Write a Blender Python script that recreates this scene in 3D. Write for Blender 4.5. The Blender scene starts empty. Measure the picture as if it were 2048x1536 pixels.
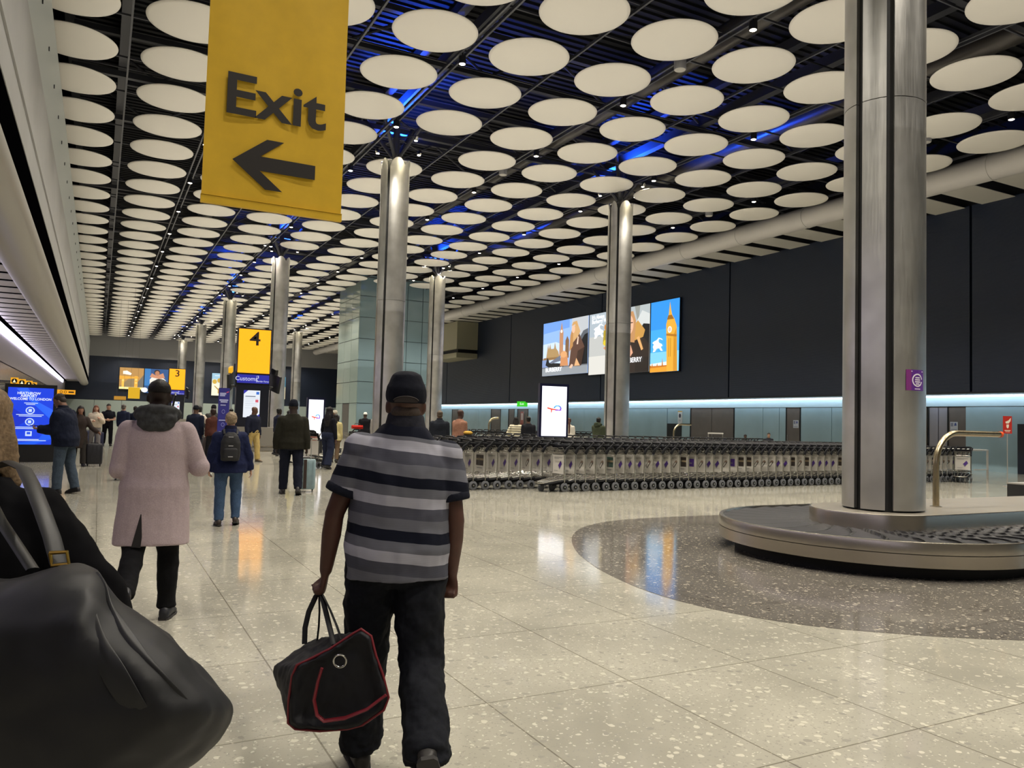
import bpy, math, random
from mathutils import Vector, Matrix, Euler
PI = math.pi
R = math.radians
random.seed(7)
SC = bpy.context.scene
COL = SC.collection

# ---------------------------------------------------------------- camera, world, light, exposure
F_PX, YAW, PITCH, ROLL, EYE = 1568.72, 0.48412, 0.049182, 0.0272893, 1.5
fwd = Vector((math.sin(YAW)*math.cos(PITCH), math.cos(YAW)*math.cos(PITCH), math.sin(PITCH)))
r0 = Vector((math.cos(YAW), -math.sin(YAW), 0)); u0 = r0.cross(fwd)
rgt = r0*math.cos(ROLL)+u0*math.sin(ROLL); upv = u0*math.cos(ROLL)-r0*math.sin(ROLL)
cd = bpy.data.cameras.new('camera'); cam = bpy.data.objects.new('camera', cd); COL.objects.link(cam)
cd.sensor_width = 36; cd.lens = 36*F_PX/2048; cd.clip_start = 0.05; cd.clip_end = 400
m = Matrix((rgt, upv, -fwd)).transposed().to_4x4(); m.translation = Vector((0, 0, EYE)); cam.matrix_world = m
SC.camera = cam
def at(px, py, d):
    "the place a photo pixel shows, d metres in front of the camera"
    return Vector((0, 0, EYE)) + (fwd + rgt*((px-1024)/F_PX) + upv*((768-py)/F_PX))*d
def floor_at(px, py, z=0.):
    v = fwd + rgt*((px-1024)/F_PX) + upv*((768-py)/F_PX)
    return Vector((0, 0, EYE)) + v*((z-EYE)/v.z)
def pix(p):
    q = Vector(p)-Vector((0, 0, EYE)); d = q.dot(fwd)
    return (1024+F_PX*q.dot(rgt)/d, 768-F_PX*q.dot(upv)/d, d)

w = bpy.data.worlds.new('night'); SC.world = w; w.use_nodes = True
w.node_tree.nodes['Background'].inputs[0].default_value = (0.02, 0.025, 0.04, 1)
w.node_tree.nodes['Background'].inputs[1].default_value = 1.0
SC.view_settings.view_transform = 'Standard'; SC.view_settings.look = 'None'
SC.view_settings.gamma = 1.0; SC.view_settings.use_curve_mapping = False
SC.view_settings.exposure = 0.0
SC.cycles.max_bounces = 8; SC.cycles.diffuse_bounces = 4; SC.cycles.glossy_bounces = 4
SC.cycles.sample_clamp_indirect = 4.0; SC.cycles.use_denoising = True
SC.cycles.caustics_reflective = False; SC.cycles.caustics_refractive = False

def hexc(s, a=1.0):
    s = s.lstrip('#'); c = [int(s[i:i+2], 16)/255 for i in (0, 2, 4)]
    return tuple(x/12.92 if x <= .04045 else ((x+.055)/1.055)**2.4 for x in c)+(a,)
def area(loc, rot, sx, sy, power, col):
    l = bpy.data.lights.new('disc_fill_light', 'AREA'); l.shape = 'RECTANGLE'; l.size = sx; l.size_y = sy
    l.energy = power; l.color = hexc(col)[:3]
    o = bpy.data.objects.new('disc_fill_light', l); o.location = loc; o.rotation_euler = rot; COL.objects.link(o); return o
# unseen fill lights added in mid hall to brighten the discs from below
for y0, y1, p in ((2, 40, 1150), (40, 112, 1900)):
    area((12.0, (y0+y1)/2, 5.2), (PI, 0, 0), 24, y1-y0, p, '#fff8f0')

# ---------------------------------------------------------------- materials
MATS = {}
def mat(name, col, rough=.6, metal=0., spec=.5, noise=0., nscale=20., bump=0., emit=0., coord='Object'):
    if name in MATS: return MATS[name]
    m = bpy.data.materials.new(name); m.use_nodes = True; nt = m.node_tree; b = nt.nodes['Principled BSDF']
    c = hexc(col); b.inputs['Base Color'].default_value = c
    b.inputs['Roughness'].default_value = rough; b.inputs['Metallic'].default_value = metal
    b.inputs['Specular IOR Level'].default_value = spec
    if noise or bump:
        tc = nt.nodes.new('ShaderNodeTexCoord'); n = nt.nodes.new('ShaderNodeTexNoise')
        n.inputs['Scale'].default_value = nscale; n.inputs['Detail'].default_value = 3
        nt.links.new(tc.outputs[coord], n.inputs['Vector'])
        if noise:
            r = nt.nodes.new('ShaderNodeValToRGB')
            r.color_ramp.elements[0].color = tuple(max(0, x*(1-noise)) for x in c[:3])+(1,)
            r.color_ramp.elements[1].color = tuple(min(1, x*(1+noise)) for x in c[:3])+(1,)
            r.color_ramp.elements[0].position = .3; r.color_ramp.elements[1].position = .7
            nt.links.new(n.outputs['Fac'], r.inputs['Fac']); nt.links.new(r.outputs['Color'], b.inputs['Base Color'])
        if bump:
            bp = nt.nodes.new('ShaderNodeBump'); bp.inputs['Strength'].default_value = bump; bp.inputs['Distance'].default_value = .01
            nt.links.new(n.outputs['Fac'], bp.inputs['Height']); nt.links.new(bp.outputs['Normal'], b.inputs['Normal'])
    if emit:
        b.inputs['Emission Color'].default_value = c; b.inputs['Emission Strength'].default_value = emit
        b.inputs['Base Color'].default_value = (0.02, 0.02, 0.02, 1)
    MATS[name] = m; return m
def glow(col, k=1.0):
    "a lit screen or lamp colour"
    return mat('lit %s %.2f' % (col, k), col, .4, emit=k)
def cloth(col, noise=.18, sc=60, rough=.9): return mat('cloth '+col, col, rough, spec=.2, noise=noise, nscale=sc, bump=.15)
def skin(col): return mat('skin '+col, col, .5, spec=.35, noise=.08, nscale=25)
def steel_mat(name, col, rough, axis=(1, 1, .03), sc=90, amp=.28, cv=.2):
    m = mat(name, col, rough, metal=1.0); nt = m.node_tree; b = nt.nodes['Principled BSDF']
    tc = nt.nodes.new('ShaderNodeTexCoord'); mp = nt.nodes.new('ShaderNodeMapping'); n = nt.nodes.new('ShaderNodeTexNoise')
    mp.inputs['Scale'].default_value = axis; n.inputs['Scale'].default_value = sc; n.inputs['Detail'].default_value = 4
    nt.links.new(tc.outputs['Object'], mp.inputs['Vector']); nt.links.new(mp.outputs['Vector'], n.inputs['Vector'])
    mr = nt.nodes.new('ShaderNodeMapRange'); mr.inputs['To Min'].default_value = rough*(1-amp); mr.inputs['To Max'].default_value = rough*(1+amp)
    nt.links.new(n.outputs['Fac'], mr.inputs['Value']); nt.links.new(mr.outputs['Result'], b.inputs['Roughness'])
    n2 = nt.nodes.new('ShaderNodeTexNoise'); n2.inputs['Scale'].default_value = 1.3; n2.inputs['Detail'].default_value = 3
    nt.links.new(tc.outputs['Object'], n2.inputs['Vector'])
    r = nt.nodes.new('ShaderNodeValToRGB'); c = hexc(col)
    r.color_ramp.elements[0].color = tuple(x*(1-cv) for x in c[:3])+(1,); r.color_ramp.elements[1].color = tuple(min(1, x*(1+cv*.6)) for x in c[:3])+(1,)
    r.color_ramp.elements[0].position = .35; r.color_ramp.elements[1].position = .65
    nt.links.new(n2.outputs['Fac'], r.inputs['Fac']); nt.links.new(r.outputs['Color'], b.inputs['Base Color'])
    return m
STEEL = steel_mat('brushed column steel', '#d0cfcc', .38)
STEEL2 = mat('brushed skirt steel', '#c0b9ad', .27, metal=1.)
CHROME = mat('tube chrome', '#c8c6c0', .22, metal=1.0)
BLACK = mat('black plastic', '#101115', .45)
VOID = mat('void black', '#030304', .9, spec=0.)
DARK = mat('dark recess', '#07080a', .7)
WHITE = mat('white board', '#d9d7d0', .5)
ALU = mat('pale alloy', '#b8b6b0', .38, metal=.7)
RUBBER = mat('grey rubber', '#3b3d42', .7)

# ---------------------------------------------------------------- mesh builder
class MB:
    def __init__(s): s.v = []; s.f = []; s.mi = []; s.mats = []
    def _m(s, m):
        if m is None: return 0
        if m not in s.mats: s.mats.append(m)
        return s.mats.index(m)
    def add(s, vs, fs, m=None):
        k = len(s.v); i = s._m(m); s.v += [tuple(v) for v in vs]
        for f in fs: s.f.append(tuple(a+k for a in f)); s.mi.append(i)
    def box(s, c, d, m=None, rot=None):
        c = Vector(c); M = rot if rot else Matrix.Identity(3)
        vs = [c+M@Vector((x*d[0]/2, y*d[1]/2, z*d[2]/2)) for z in (-1, 1) for y in (-1, 1) for x in (-1, 1)]
        s.add(vs, [(0, 2, 3, 1), (4, 5, 7, 6), (0, 1, 5, 4), (2, 6, 7, 3), (0, 4, 6, 2), (1, 3, 7, 5)], m)
    def span(s, a, b, m=None): s.box([(p+q)/2 for p, q in zip(a, b)], [abs(q-p) for p, q in zip(a, b)], m)
    def loft(s, rings, m=None, cap=True, close=False):
        n = len(rings[0]); vs = [p for r in rings for p in r]; fs = []
        L = len(rings)
        for i in range(L if close else L-1):
            j = (i+1) % L
            for k in range(n): fs.append((i*n+k, i*n+(k+1) % n, j*n+(k+1) % n, j*n+k))
        if cap and not close: fs.append(tuple(range(n-1, -1, -1))); fs.append(tuple((L-1)*n+k for k in range(n)))
        s.add(vs, fs, m)
    def tube(s, pts, rad, n=10, m=None, flat=None):
        pts = [Vector(p) for p in pts]
        if not hasattr(rad, '__len__'): rad = [rad]*len(pts)
        rings = []; u = None
        for i, p in enumerate(pts):
            t = (pts[min(i+1, len(pts)-1)]-pts[max(i-1, 0)]).normalized()
            if u is None:
                u = t.cross(Vector((0, 0, 1)));  u = u if u.length > .1 else t.cross(Vector((0, 1, 0)))
            u = (u-t*u.dot(t)).normalized(); v = t.cross(u); k = rad[i]; kv = k if flat is None else flat
            rings.append([p+u*math.cos(2*PI*j/n)*k+v*math.sin(2*PI*j/n)*kv for j in range(n)])
        s.loft(rings, m)
    def cyl(s, a, b, r, n=16, m=None, r2=None): s.tube([a, b], [r, r if r2 is None else r2], n, m)
    def lathe(s, prof, c=(0, 0, 0), n=24, m=None, cap=True):
        c = Vector(c)
        s.loft([[c+Vector((math.cos(2*PI*j/n)*r, math.sin(2*PI*j/n)*r, z)) for j in range(n)] for r, z in prof], m, cap)
    def ell(s, c, r, m=None, n=14, k=8, rot=None):
        c = Vector(c); rings = []
        for i in range(1, k):
            a = PI*i/k; rings.append([c+(rot or Matrix.Identity(3))@Vector((r[0]*math.sin(a)*math.cos(2*PI*j/n), r[1]*math.sin(a)*math.sin(2*PI*j/n), -r[2]*math.cos(a))) for j in range(n)])
        s.loft(rings, m)
    def poly(s, pts, nrm, th, m=None):
        "a flat outline with thickness"
        nrm = Vector(nrm)*th; n = len(pts); pts = [Vector(p) for p in pts]
        s.add(pts+[p+nrm for p in pts], [tuple(range(n-1, -1, -1)), tuple(range(n, 2*n))]+[(i, (i+1) % n, n+(i+1) % n, n+i) for i in range(n)], m)
    def build(s, name, m=None, parent=None, smooth=True, loc=None, ang=40):
        me = bpy.data.meshes.new(name); me.from_pydata(s.v, [], s.f)
        ms = s.mats if s.mats else [m]
        if m is not None and s.mats and None not in s.mats: pass
        for q in ms: me.materials.append(q if q else m)
        if s.mats: me.polygons.foreach_set('material_index', s.mi)
        if smooth:
            me.polygons.foreach_set('use_smooth', [True]*len(me.polygons))
            if ang: me.set_sharp_from_angle(angle=R(ang))
        me.update(); o = bpy.data.objects.new(name, me); COL.objects.link(o)
        if parent is not None: o.parent = parent
        if loc is not None: o.location = loc
        return o
def tag(o, label, cat, group=None):
    o['label'] = label; o['category'] = cat
    if group: o['group'] = group
    return o
def thing(name, label, cat, loc=(0, 0, 0), rz=0., group=None):
    o = bpy.data.objects.new(name, None); o.empty_display_size = .1; COL.objects.link(o)
    o.location = loc; o.rotation_euler = (0, 0, rz); return tag(o, label, cat, group)
def struct(name, mb, m=None, **k):
    o = mb.build(name, m, **k); o['kind'] = 'structure'; return o
def kids(o): return [c for c in COL.objects if c.parent == o]
CH = {}
def dup(root, loc, rz, label, group=None, kidlist=None):
    r = root.copy(); COL.objects.link(r); r.location = loc; r.rotation_euler = (0, 0, rz); r['label'] = label
    if group: r['group'] = group
    for ch in kidlist:
        c = ch[0].copy(); COL.objects.link(c); c.parent = r
        for g in ch[1]:
            d = g.copy(); COL.objects.link(d); d.parent = c
    return r
ORD = 'first second third fourth fifth sixth seventh eighth ninth tenth eleventh twelfth thirteenth fourteenth fifteenth sixteenth seventeenth eighteenth nineteenth'.split()
def ordinal(n):
    if n <= 19: return ORD[n-1]
    t = ['twent', 'thirt', 'fort', 'fift', 'sixt'][n//10-2]
    return t+'ieth' if n % 10 == 0 else t+'y-'+ORD[n % 10-1]
def text(mb, s, size, org, u, v, m, th=.003, bold=0., ax='CENTER', wd=1.0):
    "writing laid on the plane through org with axes u (along) and v (up)"
    cu = bpy.data.curves.new('t', 'FONT'); cu.body = s; cu.size = size; cu.offset = bold*size; cu.resolution_u = 3
    cu.align_x = ax; cu.align_y = 'CENTER'
    o = bpy.data.objects.new('t', cu); me = o.to_mesh()
    u = Vector(u).normalized(); v = Vector(v).normalized(); nn = u.cross(v); org = Vector(org)
    vs = [org+u*(q.co.x*wd)+v*q.co.y+nn*th for q in me.vertices]; fs = [tuple(p.vertices) for p in me.polygons]
    mb.add(vs, fs, m); o.to_mesh_clear(); bpy.data.objects.remove(o); bpy.data.curves.remove(cu)
def picture(name, parent, org, u, v, wd, ht, shapes, k=1.0, lit=True):
    "layered flat artwork: shapes are (colour, outline in 0..1, 0..1)"
    mb = MB(); u = Vector(u); v = Vector(v); n = u.cross(v); org = Vector(org)
    for i, (c, pts) in enumerate(shapes):
        q = [org+u*(x*wd)+v*(y*ht)+n*(.004*(i+1)) for x, y in pts]
        mb.add(q, [tuple(range(len(q)))], glow(c, k) if lit else mat('print '+c, c, .5))
    return mb, (lambda: mb.build(name, None, parent, smooth=False))
def rect(x0, y0, x1, y1): return [(x0, y0), (x1, y0), (x1, y1), (x0, y1)]
def oval(cx, cy, rx, ry, n=18): return [(cx+rx*math.cos(2*PI*i/n), cy+ry*math.sin(2*PI*i/n)) for i in range(n)]
# ---------------------------------------------------------------- the hall
HALL_Y0, HALL_Y1, DISC_Z = -14., 112., 11.0
WALL_X, LOW_X, LEFT_X = 30.7, 33.2, -3.8
def terrazzo(name, base, light, dark, tile):
    m = mat(name, base, .2); nt = m.node_tree; b = nt.nodes['Principled BSDF']; N = nt.nodes.new; L = nt.links.new
    tc = N('ShaderNodeTexCoord')
    def chips(sc, thr, seed, stretch):
        mp = N('ShaderNodeMapping'); mp.inputs['Scale'].default_value = stretch; mp.inputs['Location'].default_value = (seed, seed*2, 0)
        L(tc.outputs['Object'], mp.inputs['Vector'])
        nz = N('ShaderNodeTexNoise'); nz.inputs['Scale'].default_value = sc*.7; L(mp.outputs['Vector'], nz.inputs['Vector'])
        mx = N('ShaderNodeMixRGB'); mx.inputs['Fac'].default_value = .035; L(mp.outputs['Vector'], mx.inputs[1]); L(nz.outputs['Color'], mx.inputs[2])
        vo = N('ShaderNodeTexVoronoi'); vo.inputs['Scale'].default_value = sc; L(mx.outputs['Color'], vo.inputs['Vector'])
        sp = N('ShaderNodeSeparateColor'); L(vo.outputs['Color'], sp.inputs['Color'])
        g = N('ShaderNodeMath'); g.operation = 'GREATER_THAN'; g.inputs[1].default_value = thr; L(sp.outputs[0], g.inputs[0])
        e = N('ShaderNodeMath'); e.operation = 'LESS_THAN'; e.inputs[1].default_value = .42; L(vo.outputs['Distance'], e.inputs[0])
        q = N('ShaderNodeMath'); q.operation = 'MULTIPLY'; L(g.outputs[0], q.inputs[0]); L(e.outputs[0], q.inputs[1])
        return q.outputs[0], sp.outputs[1]
    def mixc(fac, a, col):
        x = N('ShaderNodeMixRGB'); L(fac, x.inputs['Fac']); L(a, x.inputs[1]); x.inputs[2].default_value = hexc(col); return x.outputs['Color']
    nz = N('ShaderNodeTexNoise'); nz.inputs['Scale'].default_value = 1.1; nz.inputs['Detail'].default_value = 5; L(tc.outputs['Object'], nz.inputs['Vector'])
    rp = N('ShaderNodeValToRGB'); c = hexc(base)
    rp.color_ramp.elements[0].color = tuple(x*.82 for x in c[:3])+(1,); rp.color_ramp.elements[1].color = tuple(min(1, x*1.12) for x in c[:3])+(1,)
    rp.color_ramp.elements[0].position = .32; rp.color_ramp.elements[1].position = .68
    L(nz.outputs['Fac'], rp.inputs['Fac']); col = rp.outputs['Color']
    f, _ = chips(75, .78, 3.1, (1, 1, 1)); col = mixc(f, col, dark)
    f, _ = chips(60, .87, 1.7, (1, 1, 1)); col = mixc(f, col, light)
    f, _ = chips(24, .90, 8.3, (1, 1, 1)); col = mixc(f, col, light)
    f, _ = chips(22, .93, 5.3, (1, 1, 1)); col = mixc(f, col, dark)
    if tile:
        br = N('ShaderNodeTexBrick'); br.inputs['Scale'].default_value = 1.0; br.inputs['Mortar Size'].default_value = .0045
        br.inputs['Brick Width'].default_value = 1.2; br.inputs['Row Height'].default_value = .93; br.offset = 0.
        br.inputs['Color1'].default_value = (0, 0, 0, 1); br.inputs['Color2'].default_value = (0.10, 0.10, 0.10, 1); br.inputs['Mortar'].default_value = (1, 1, 1, 1)
        br.inputs['Mortar Smooth'].default_value = 0.
        mp = N('ShaderNodeMapping'); mp.inputs['Rotation'].default_value = (0, 0, PI/2); mp.inputs['Location'].default_value = (.22, -.05, 0)
        L(tc.outputs['Object'], mp.inputs['Vector']); L(mp.outputs['Vector'], br.inputs['Vector'])
        x = N('ShaderNodeMixRGB'); x.blend_type = 'MULTIPLY'; L(br.outputs['Color'], x.inputs['Fac']); L(col, x.inputs[1]); x.inputs[2].default_value = (.50, .48, .45, 1); col = x.outputs['Color']
    L(col, b.inputs['Base Color'])
    n2 = N('ShaderNodeTexNoise'); n2.inputs['Scale'].default_value = 2.5; n2.inputs['Detail'].default_value = 4; L(tc.outputs['Object'], n2.inputs['Vector'])
    mr = N('ShaderNodeMapRange'); mr.inputs['To Min'].default_value = .06; mr.inputs['To Max'].default_value = .13; b.inputs['Specular IOR Level'].default_value = .75; L(n2.outputs['Fac'], mr.inputs['Value']); L(mr.outputs['Result'], b.inputs['Roughness'])
    return m
FLOOR = terrazzo('cream terrazzo', '#a8a598', '#c8c3b3', '#96938a', True)
FLOOR2 = terrazzo('brown terrazzo', '#6b6761', '#b1aa9c', '#4d4844', True)
mb = MB(); mb.span((LEFT_X-6, HALL_Y0, -.2), (LOW_X+1, HALL_Y1+6, 0)); struct('floor', mb, FLOOR, smooth=False)
def stadium(cx, cy, rad, x1, n=40):
    p = [(cx+rad*math.cos(PI/2+PI*i/n), cy+rad*math.sin(PI/2+PI*i/n)) for i in range(n+1)]
    return p+[(x1, cy-rad), (x1, cy+rad)]
ov = [(26, 10.4), (9.2, 10.4), (8.08, 10.38), (7.22, 10.22), (6.46, 9.80), (5.94, 9.29), (5.50, 8.68), (5.12, 7.99), (4.87, 7.40), (4.66, 6.75), (4.53, 6.10), (4.50, 5.55), (4.56, 5.12), (4.70, 4.70), (4.89, 4.37), (5.13, 4.10), (5.62, 3.70), (6.10, 3.41), (6.75, 3.08), (7.5, 2.85), (8.4, 2.75), (26, 2.75)]
fine = [ov[0], ov[1]]
for i in range(1, len(ov)-2):
    a, b, c, d = [Vector(q) for q in (ov[max(i-1, 1)], ov[i], ov[i+1], ov[min(i+2, len(ov)-2)])]
    for k in range(1, 5):
        t = k/4; fine.append(tuple(.5*((2*b)+(c-a)*t+(2*a-5*b+4*c-d)*t*t+(3*b-a-3*c+d)*t**3)))
fine.append(ov[-1])
mb = MB(); mb.poly([(x, y, 0) for x, y in fine], (0, 0, 1), .003); struct('floor_oval_inlay', mb, FLOOR2, smooth=False)

# right side: dark upper wall over a recessed teal glass wall
DWALL = mat('charcoal panel', '#141f33', .42, spec=.45)
nt = DWALL.node_tree; b = nt.nodes['Principled BSDF']; tc = nt.nodes.new('ShaderNodeTexCoord'); wv = nt.nodes.new('ShaderNodeTexWave')
wv.bands_direction = 'Z'; wv.inputs['Scale'].default_value = 5.5; wv.inputs['Distortion'].default_value = .15; nt.links.new(tc.outputs['Object'], wv.inputs['Vector'])
bp = nt.nodes.new('ShaderNodeBump'); bp.inputs['Strength'].default_value = .25; bp.inputs['Distance'].default_value = .02
nt.links.new(wv.outputs['Fac'], bp.inputs['Height']); nt.links.new(bp.outputs['Normal'], b.inputs['Normal'])
mb = MB(); ys = [HALL_Y0, 5.5, 19.1, 32.7, 45.2, 58.8, 72.4, 86, 99.6, HALL_Y1]
for a, c in zip(ys, ys[1:]): mb.span((WALL_X, a+.05, 3.22), (WALL_X+.3, c-.05, 10.75))
struct('wall_right', mb, DWALL, smooth=False)
mb = MB(); mb.span((WALL_X+.2, HALL_Y0, 3.3), (WALL_X+.35, HALL_Y1, 13.8)); struct('wall_right_backing', mb, DARK, smooth=False)
mb = MB(); mb.span((WALL_X-.02, HALL_Y0, 3.16), (WALL_X+.35, HALL_Y1, 3.22)); struct('trim_2', mb, mat('bulkhead edge', '#14171c', .4), smooth=False)
SOFF = mat('soffit white', '#c6ccd0', .5)
mb = MB(); y = HALL_Y0
while y < 100: mb.span((WALL_X+.35, y, 3.2), (LOW_X, y+1.9, 3.26)); y += 2.05
struct('ceiling_soffit_right', mb, SOFF, smooth=False)
TEAL = mat('teal back-painted glass', '#a4bfca', .18, spec=.5, noise=.08, nscale=.6)
mb = MB()
for a, c in ((HALL_Y0, -6), (-6, -1), (-1, 4), (4, 9), (9, 14), (14, 18.4), (18.4, 20.9), (24.9, 27.2), (27.2, 27.9), (27.9, 29.9), (30.92, 31.4)):
    mb.span((LOW_X, a+.015, 0), (LOW_X+.12, c-.015, 2.72))
for a, c in ((31.4, 32.6), (32.6, 34.83), (38.76, 41.0), (41.03, 46), (46, 51), (51, 56), (56, 59.93), (62, 62.5), (63.7, 65.2), (67.3, 70), (70, 75), (76.66, 82), (82, 90), (90, 100), (100, HALL_Y1)):
    mb.span((LOW_X, a+.015, 0), (LOW_X+.12, c-.015, 2.72))
struct('wall_right_lower', mb, TEAL, smooth=False)
mb = MB(); mb.span((LOW_X-.02, HALL_Y0, 2.74), (LOW_X+.12, HALL_Y1, 3.2)); struct('trim_3', mb, mat('pale glass fascia', '#b9cdd4', .3), smooth=False)
mb = MB(); mb.span((LOW_X+.13, HALL_Y0, 0), (LOW_X+.3, HALL_Y1, 3.3)); struct('wall_right_core', mb, mat('brown core wall', '#5c5653', .5, noise=.06, nscale=2), smooth=False)
mb = MB(); mb.span((LOW_X-.04, HALL_Y0, 0), (LOW_X+.0, 18.3, .12)); struct('baseboard_right', mb, DARK, smooth=False)
BROWN = mat('brown laminate door', '#6d6662', .4, noise=.06, nscale=3)
def wall_door(n, y0, y1, col=BROWN, leafs=1):
    mb = MB(); w_ = (y1-y0)/leafs
    for i in range(leafs): mb.span((LOW_X+.02, y0+i*w_+.02, .01), (LOW_X+.1, y0+(i+1)*w_-.02, 2.7))
    o = struct('door_%d' % n, mb, col, smooth=False)
    h = MB(); h.cyl((LOW_X-.02, y0+(.85 if leafs == 1 else w_-.1), .95), (LOW_X-.02, y0+(.85 if leafs == 1 else w_-.1), 1.25), .02, 8); h.build('door_handle', CHROME, o)
    f = MB(); f.span((LOW_X-.01, y0-.03, 0), (LOW_X+.12, y0+.02, 2.73)); f.span((LOW_X-.01, y1-.02, 0), (LOW_X+.12, y1+.03, 2.73)); f.build('door_frame', DARK, o, smooth=False)
for i, (a, c, l) in enumerate(((29.95, 30.9, 1), (34.9, 38.7, 2), (60.0, 61.9, 1), (62.55, 63.65, 1), (65.25, 67.25, 1), (75.05, 76.6, 1))): wall_door(i+1, a, c, leafs=l)
wall_door(7, 21.7, 22.6, mat('pale steel door', '#9a98a2', .4), 2)
mb = MB(); mb.span((LOW_X+.02, 20.9, .0), (LOW_X+.1, 21.68, 2.7)); mb.span((LOW_X+.02, 22.7, 0), (LOW_X+.1, 24.9, 2.7)); struct('wall_right_bay', mb, BROWN, smooth=False)
# cove light under the soffit
mb = MB(); mb.span((LOW_X-.30, HALL_Y0, 3.13), (LOW_X-.2, 100, 3.19)); tag(mb.build('cove_light', glow('#d2eaff', 9.), smooth=False), 'long cool white cove light above the teal glass wall', 'light')

# slatted strip ceiling between the duct and the dark wall
mb = MB(); y = HALL_Y0
while y < HALL_Y1: mb.span((27.52, y, 10.68), (WALL_X+.25, y+1.28, 10.70)); y += 1.96
struct('ceiling_slats_right', mb, mat('pale slat', '#b9b6ae', .5), smooth=False)
mb = MB(); mb.cyl((27.0, HALL_Y0+.05, 10.80), (27.0, HALL_Y1-.55, 10.80), .46, 24)
for y in range(-12, 110, 4): mb.cyl((27.0, y, 10.80), (27.0, y+.06, 10.80), .475, 24)
tag(mb.build('duct', mat('duct white', '#b5b2ae', .45)), 'long round pale duct running along the top of the dark wall', 'duct')

# far end
mb = MB(); mb.span((LEFT_X-6, HALL_Y1, 3.0), (LOW_X+1, HALL_Y1+.3, 8.5)); struct('wall_far', mb, DWALL, smooth=False)
mb = MB(); mb.span((LEFT_X-6, HALL_Y1-.5, 8.5), (LOW_X+1, HALL_Y1+.3, 13.8)); struct('wall_far_fascia', mb, mat('grey fascia', '#7b7b7d', .5), smooth=False)
mb = MB()
for i in range(14): mb.span((LEFT_X-6+3.1*i+.02, HALL_Y1-.05, 0), (LEFT_X-6+3.1*i+3.08, HALL_Y1+.2, 2.95))
struct('wall_far_lower', mb, mat('pale far glass', '#a3b0ab', .25), smooth=False)
mb = MB(); mb.span((LEFT_X-6, HALL_Y1+.3, 0), (LOW_X+1, HALL_Y1+.5, 13.8)); struct('wall_far_core', mb, DARK, smooth=False)
mb = MB(); mb.span((LEFT_X-6, HALL_Y0-.3, 0), (LOW_X+1, HALL_Y0, 13.8)); struct('wall_back', mb, mat('back wall grey', '#6f6c68', .6), smooth=False)

# left side: bulkhead face, rounded beam, slatted soffit, light cove and panels
BULK = mat('bulkhead grey', '#9a9a99', .5, noise=.05, nscale=1.2)
mb = MB(); mb.span((-3.0, HALL_Y0, 7.9), (-1.3, HALL_Y1, 10.3)); struct('wall_left_bulkhead', mb, mat('bulkhead pale', '#b4bab8', .45), smooth=False)
mb = MB(); mb.span((-3.0, HALL_Y0, 5.75), (-1.27, HALL_Y1, 7.86)); mb.span((-3.0, HALL_Y0, 6.3), (-1.24, HALL_Y1, 6.5)); struct('wall_left_band', mb, BULK, smooth=False)
mb = MB(); mb.span((-1.5, HALL_Y0, 5.15), (-1.28, HALL_Y1, 5.745)); mb.span((-3.0, HALL_Y0, 5.3), (-1.5, HALL_Y1, 13.8)); struct('wall_left_core', mb, VOID, smooth=False)
mb = MB(); ring = []
for j in range(20): ring.append((-1.72+.47*math.cos(2*PI*j/20), 5.02+.33*math.sin(2*PI*j/20)))
mb.loft([[Vector((x, y, z)) for x, z in ring] for y in (HALL_Y0, HALL_Y1)]); struct('beam_left', mb, mat('beam grey', '#a09d98', .4))
mb = MB(); y = 0.
for i in range(24):
    for s in (0, 1): mb.cyl((-1.297, 6+i*2.2, 9.2-.0*s), (-1.28, 6+i*2.2, 9.2), .05, 8)
struct('trim_4', mb, RUBBER)
mb = MB(); y = HALL_Y0
while y < HALL_Y1: mb.span((LEFT_X+.22, y, 5.16), (-2.30, y+1.05, 5.175)); y += 1.45
struct('ceiling_slats_left', mb, mat('left slat', '#b7b2b4', .4), smooth=False)
mb = MB(); mb.span((LEFT_X-.5, HALL_Y0, 5.3), (-1.6, HALL_Y1, 5.36)); struct('ceiling_left', mb, VOID, smooth=False)
mb = MB(); mb.span((LEFT_X-.1, HALL_Y0, 3.55), (LEFT_X, HALL_Y1, 5.12)); struct('wall_left_panel', mb, mat('lavender panel', '#b3aeba', .3), smooth=False)
mb = MB(); mb.span((LEFT_X-.0, HALL_Y0, 4.72), (LEFT_X+.1, 104, 5.06)); tag(mb.build('cove_light', glow('#eee6ff', 4.0), smooth=False), 'long lavender white light strip under the slatted left soffit', 'light')
LW = mat('left glass wall', '#6f6a68', .15, noise=.15, nscale=.4)
mb = MB(); y = HALL_Y0
while y < HALL_Y1: mb.span((LEFT_X-.12, y+.02, 0), (LEFT_X, y+2.98, 3.5)); y += 3
struct('wall_left', mb, LW, smooth=False)
mb = MB(); mb.span((LEFT_X-.4, HALL_Y0, 0), (LEFT_X-.15, HALL_Y1, 13.8)); struct('wall_left_backing', mb, DARK, smooth=False)

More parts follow.
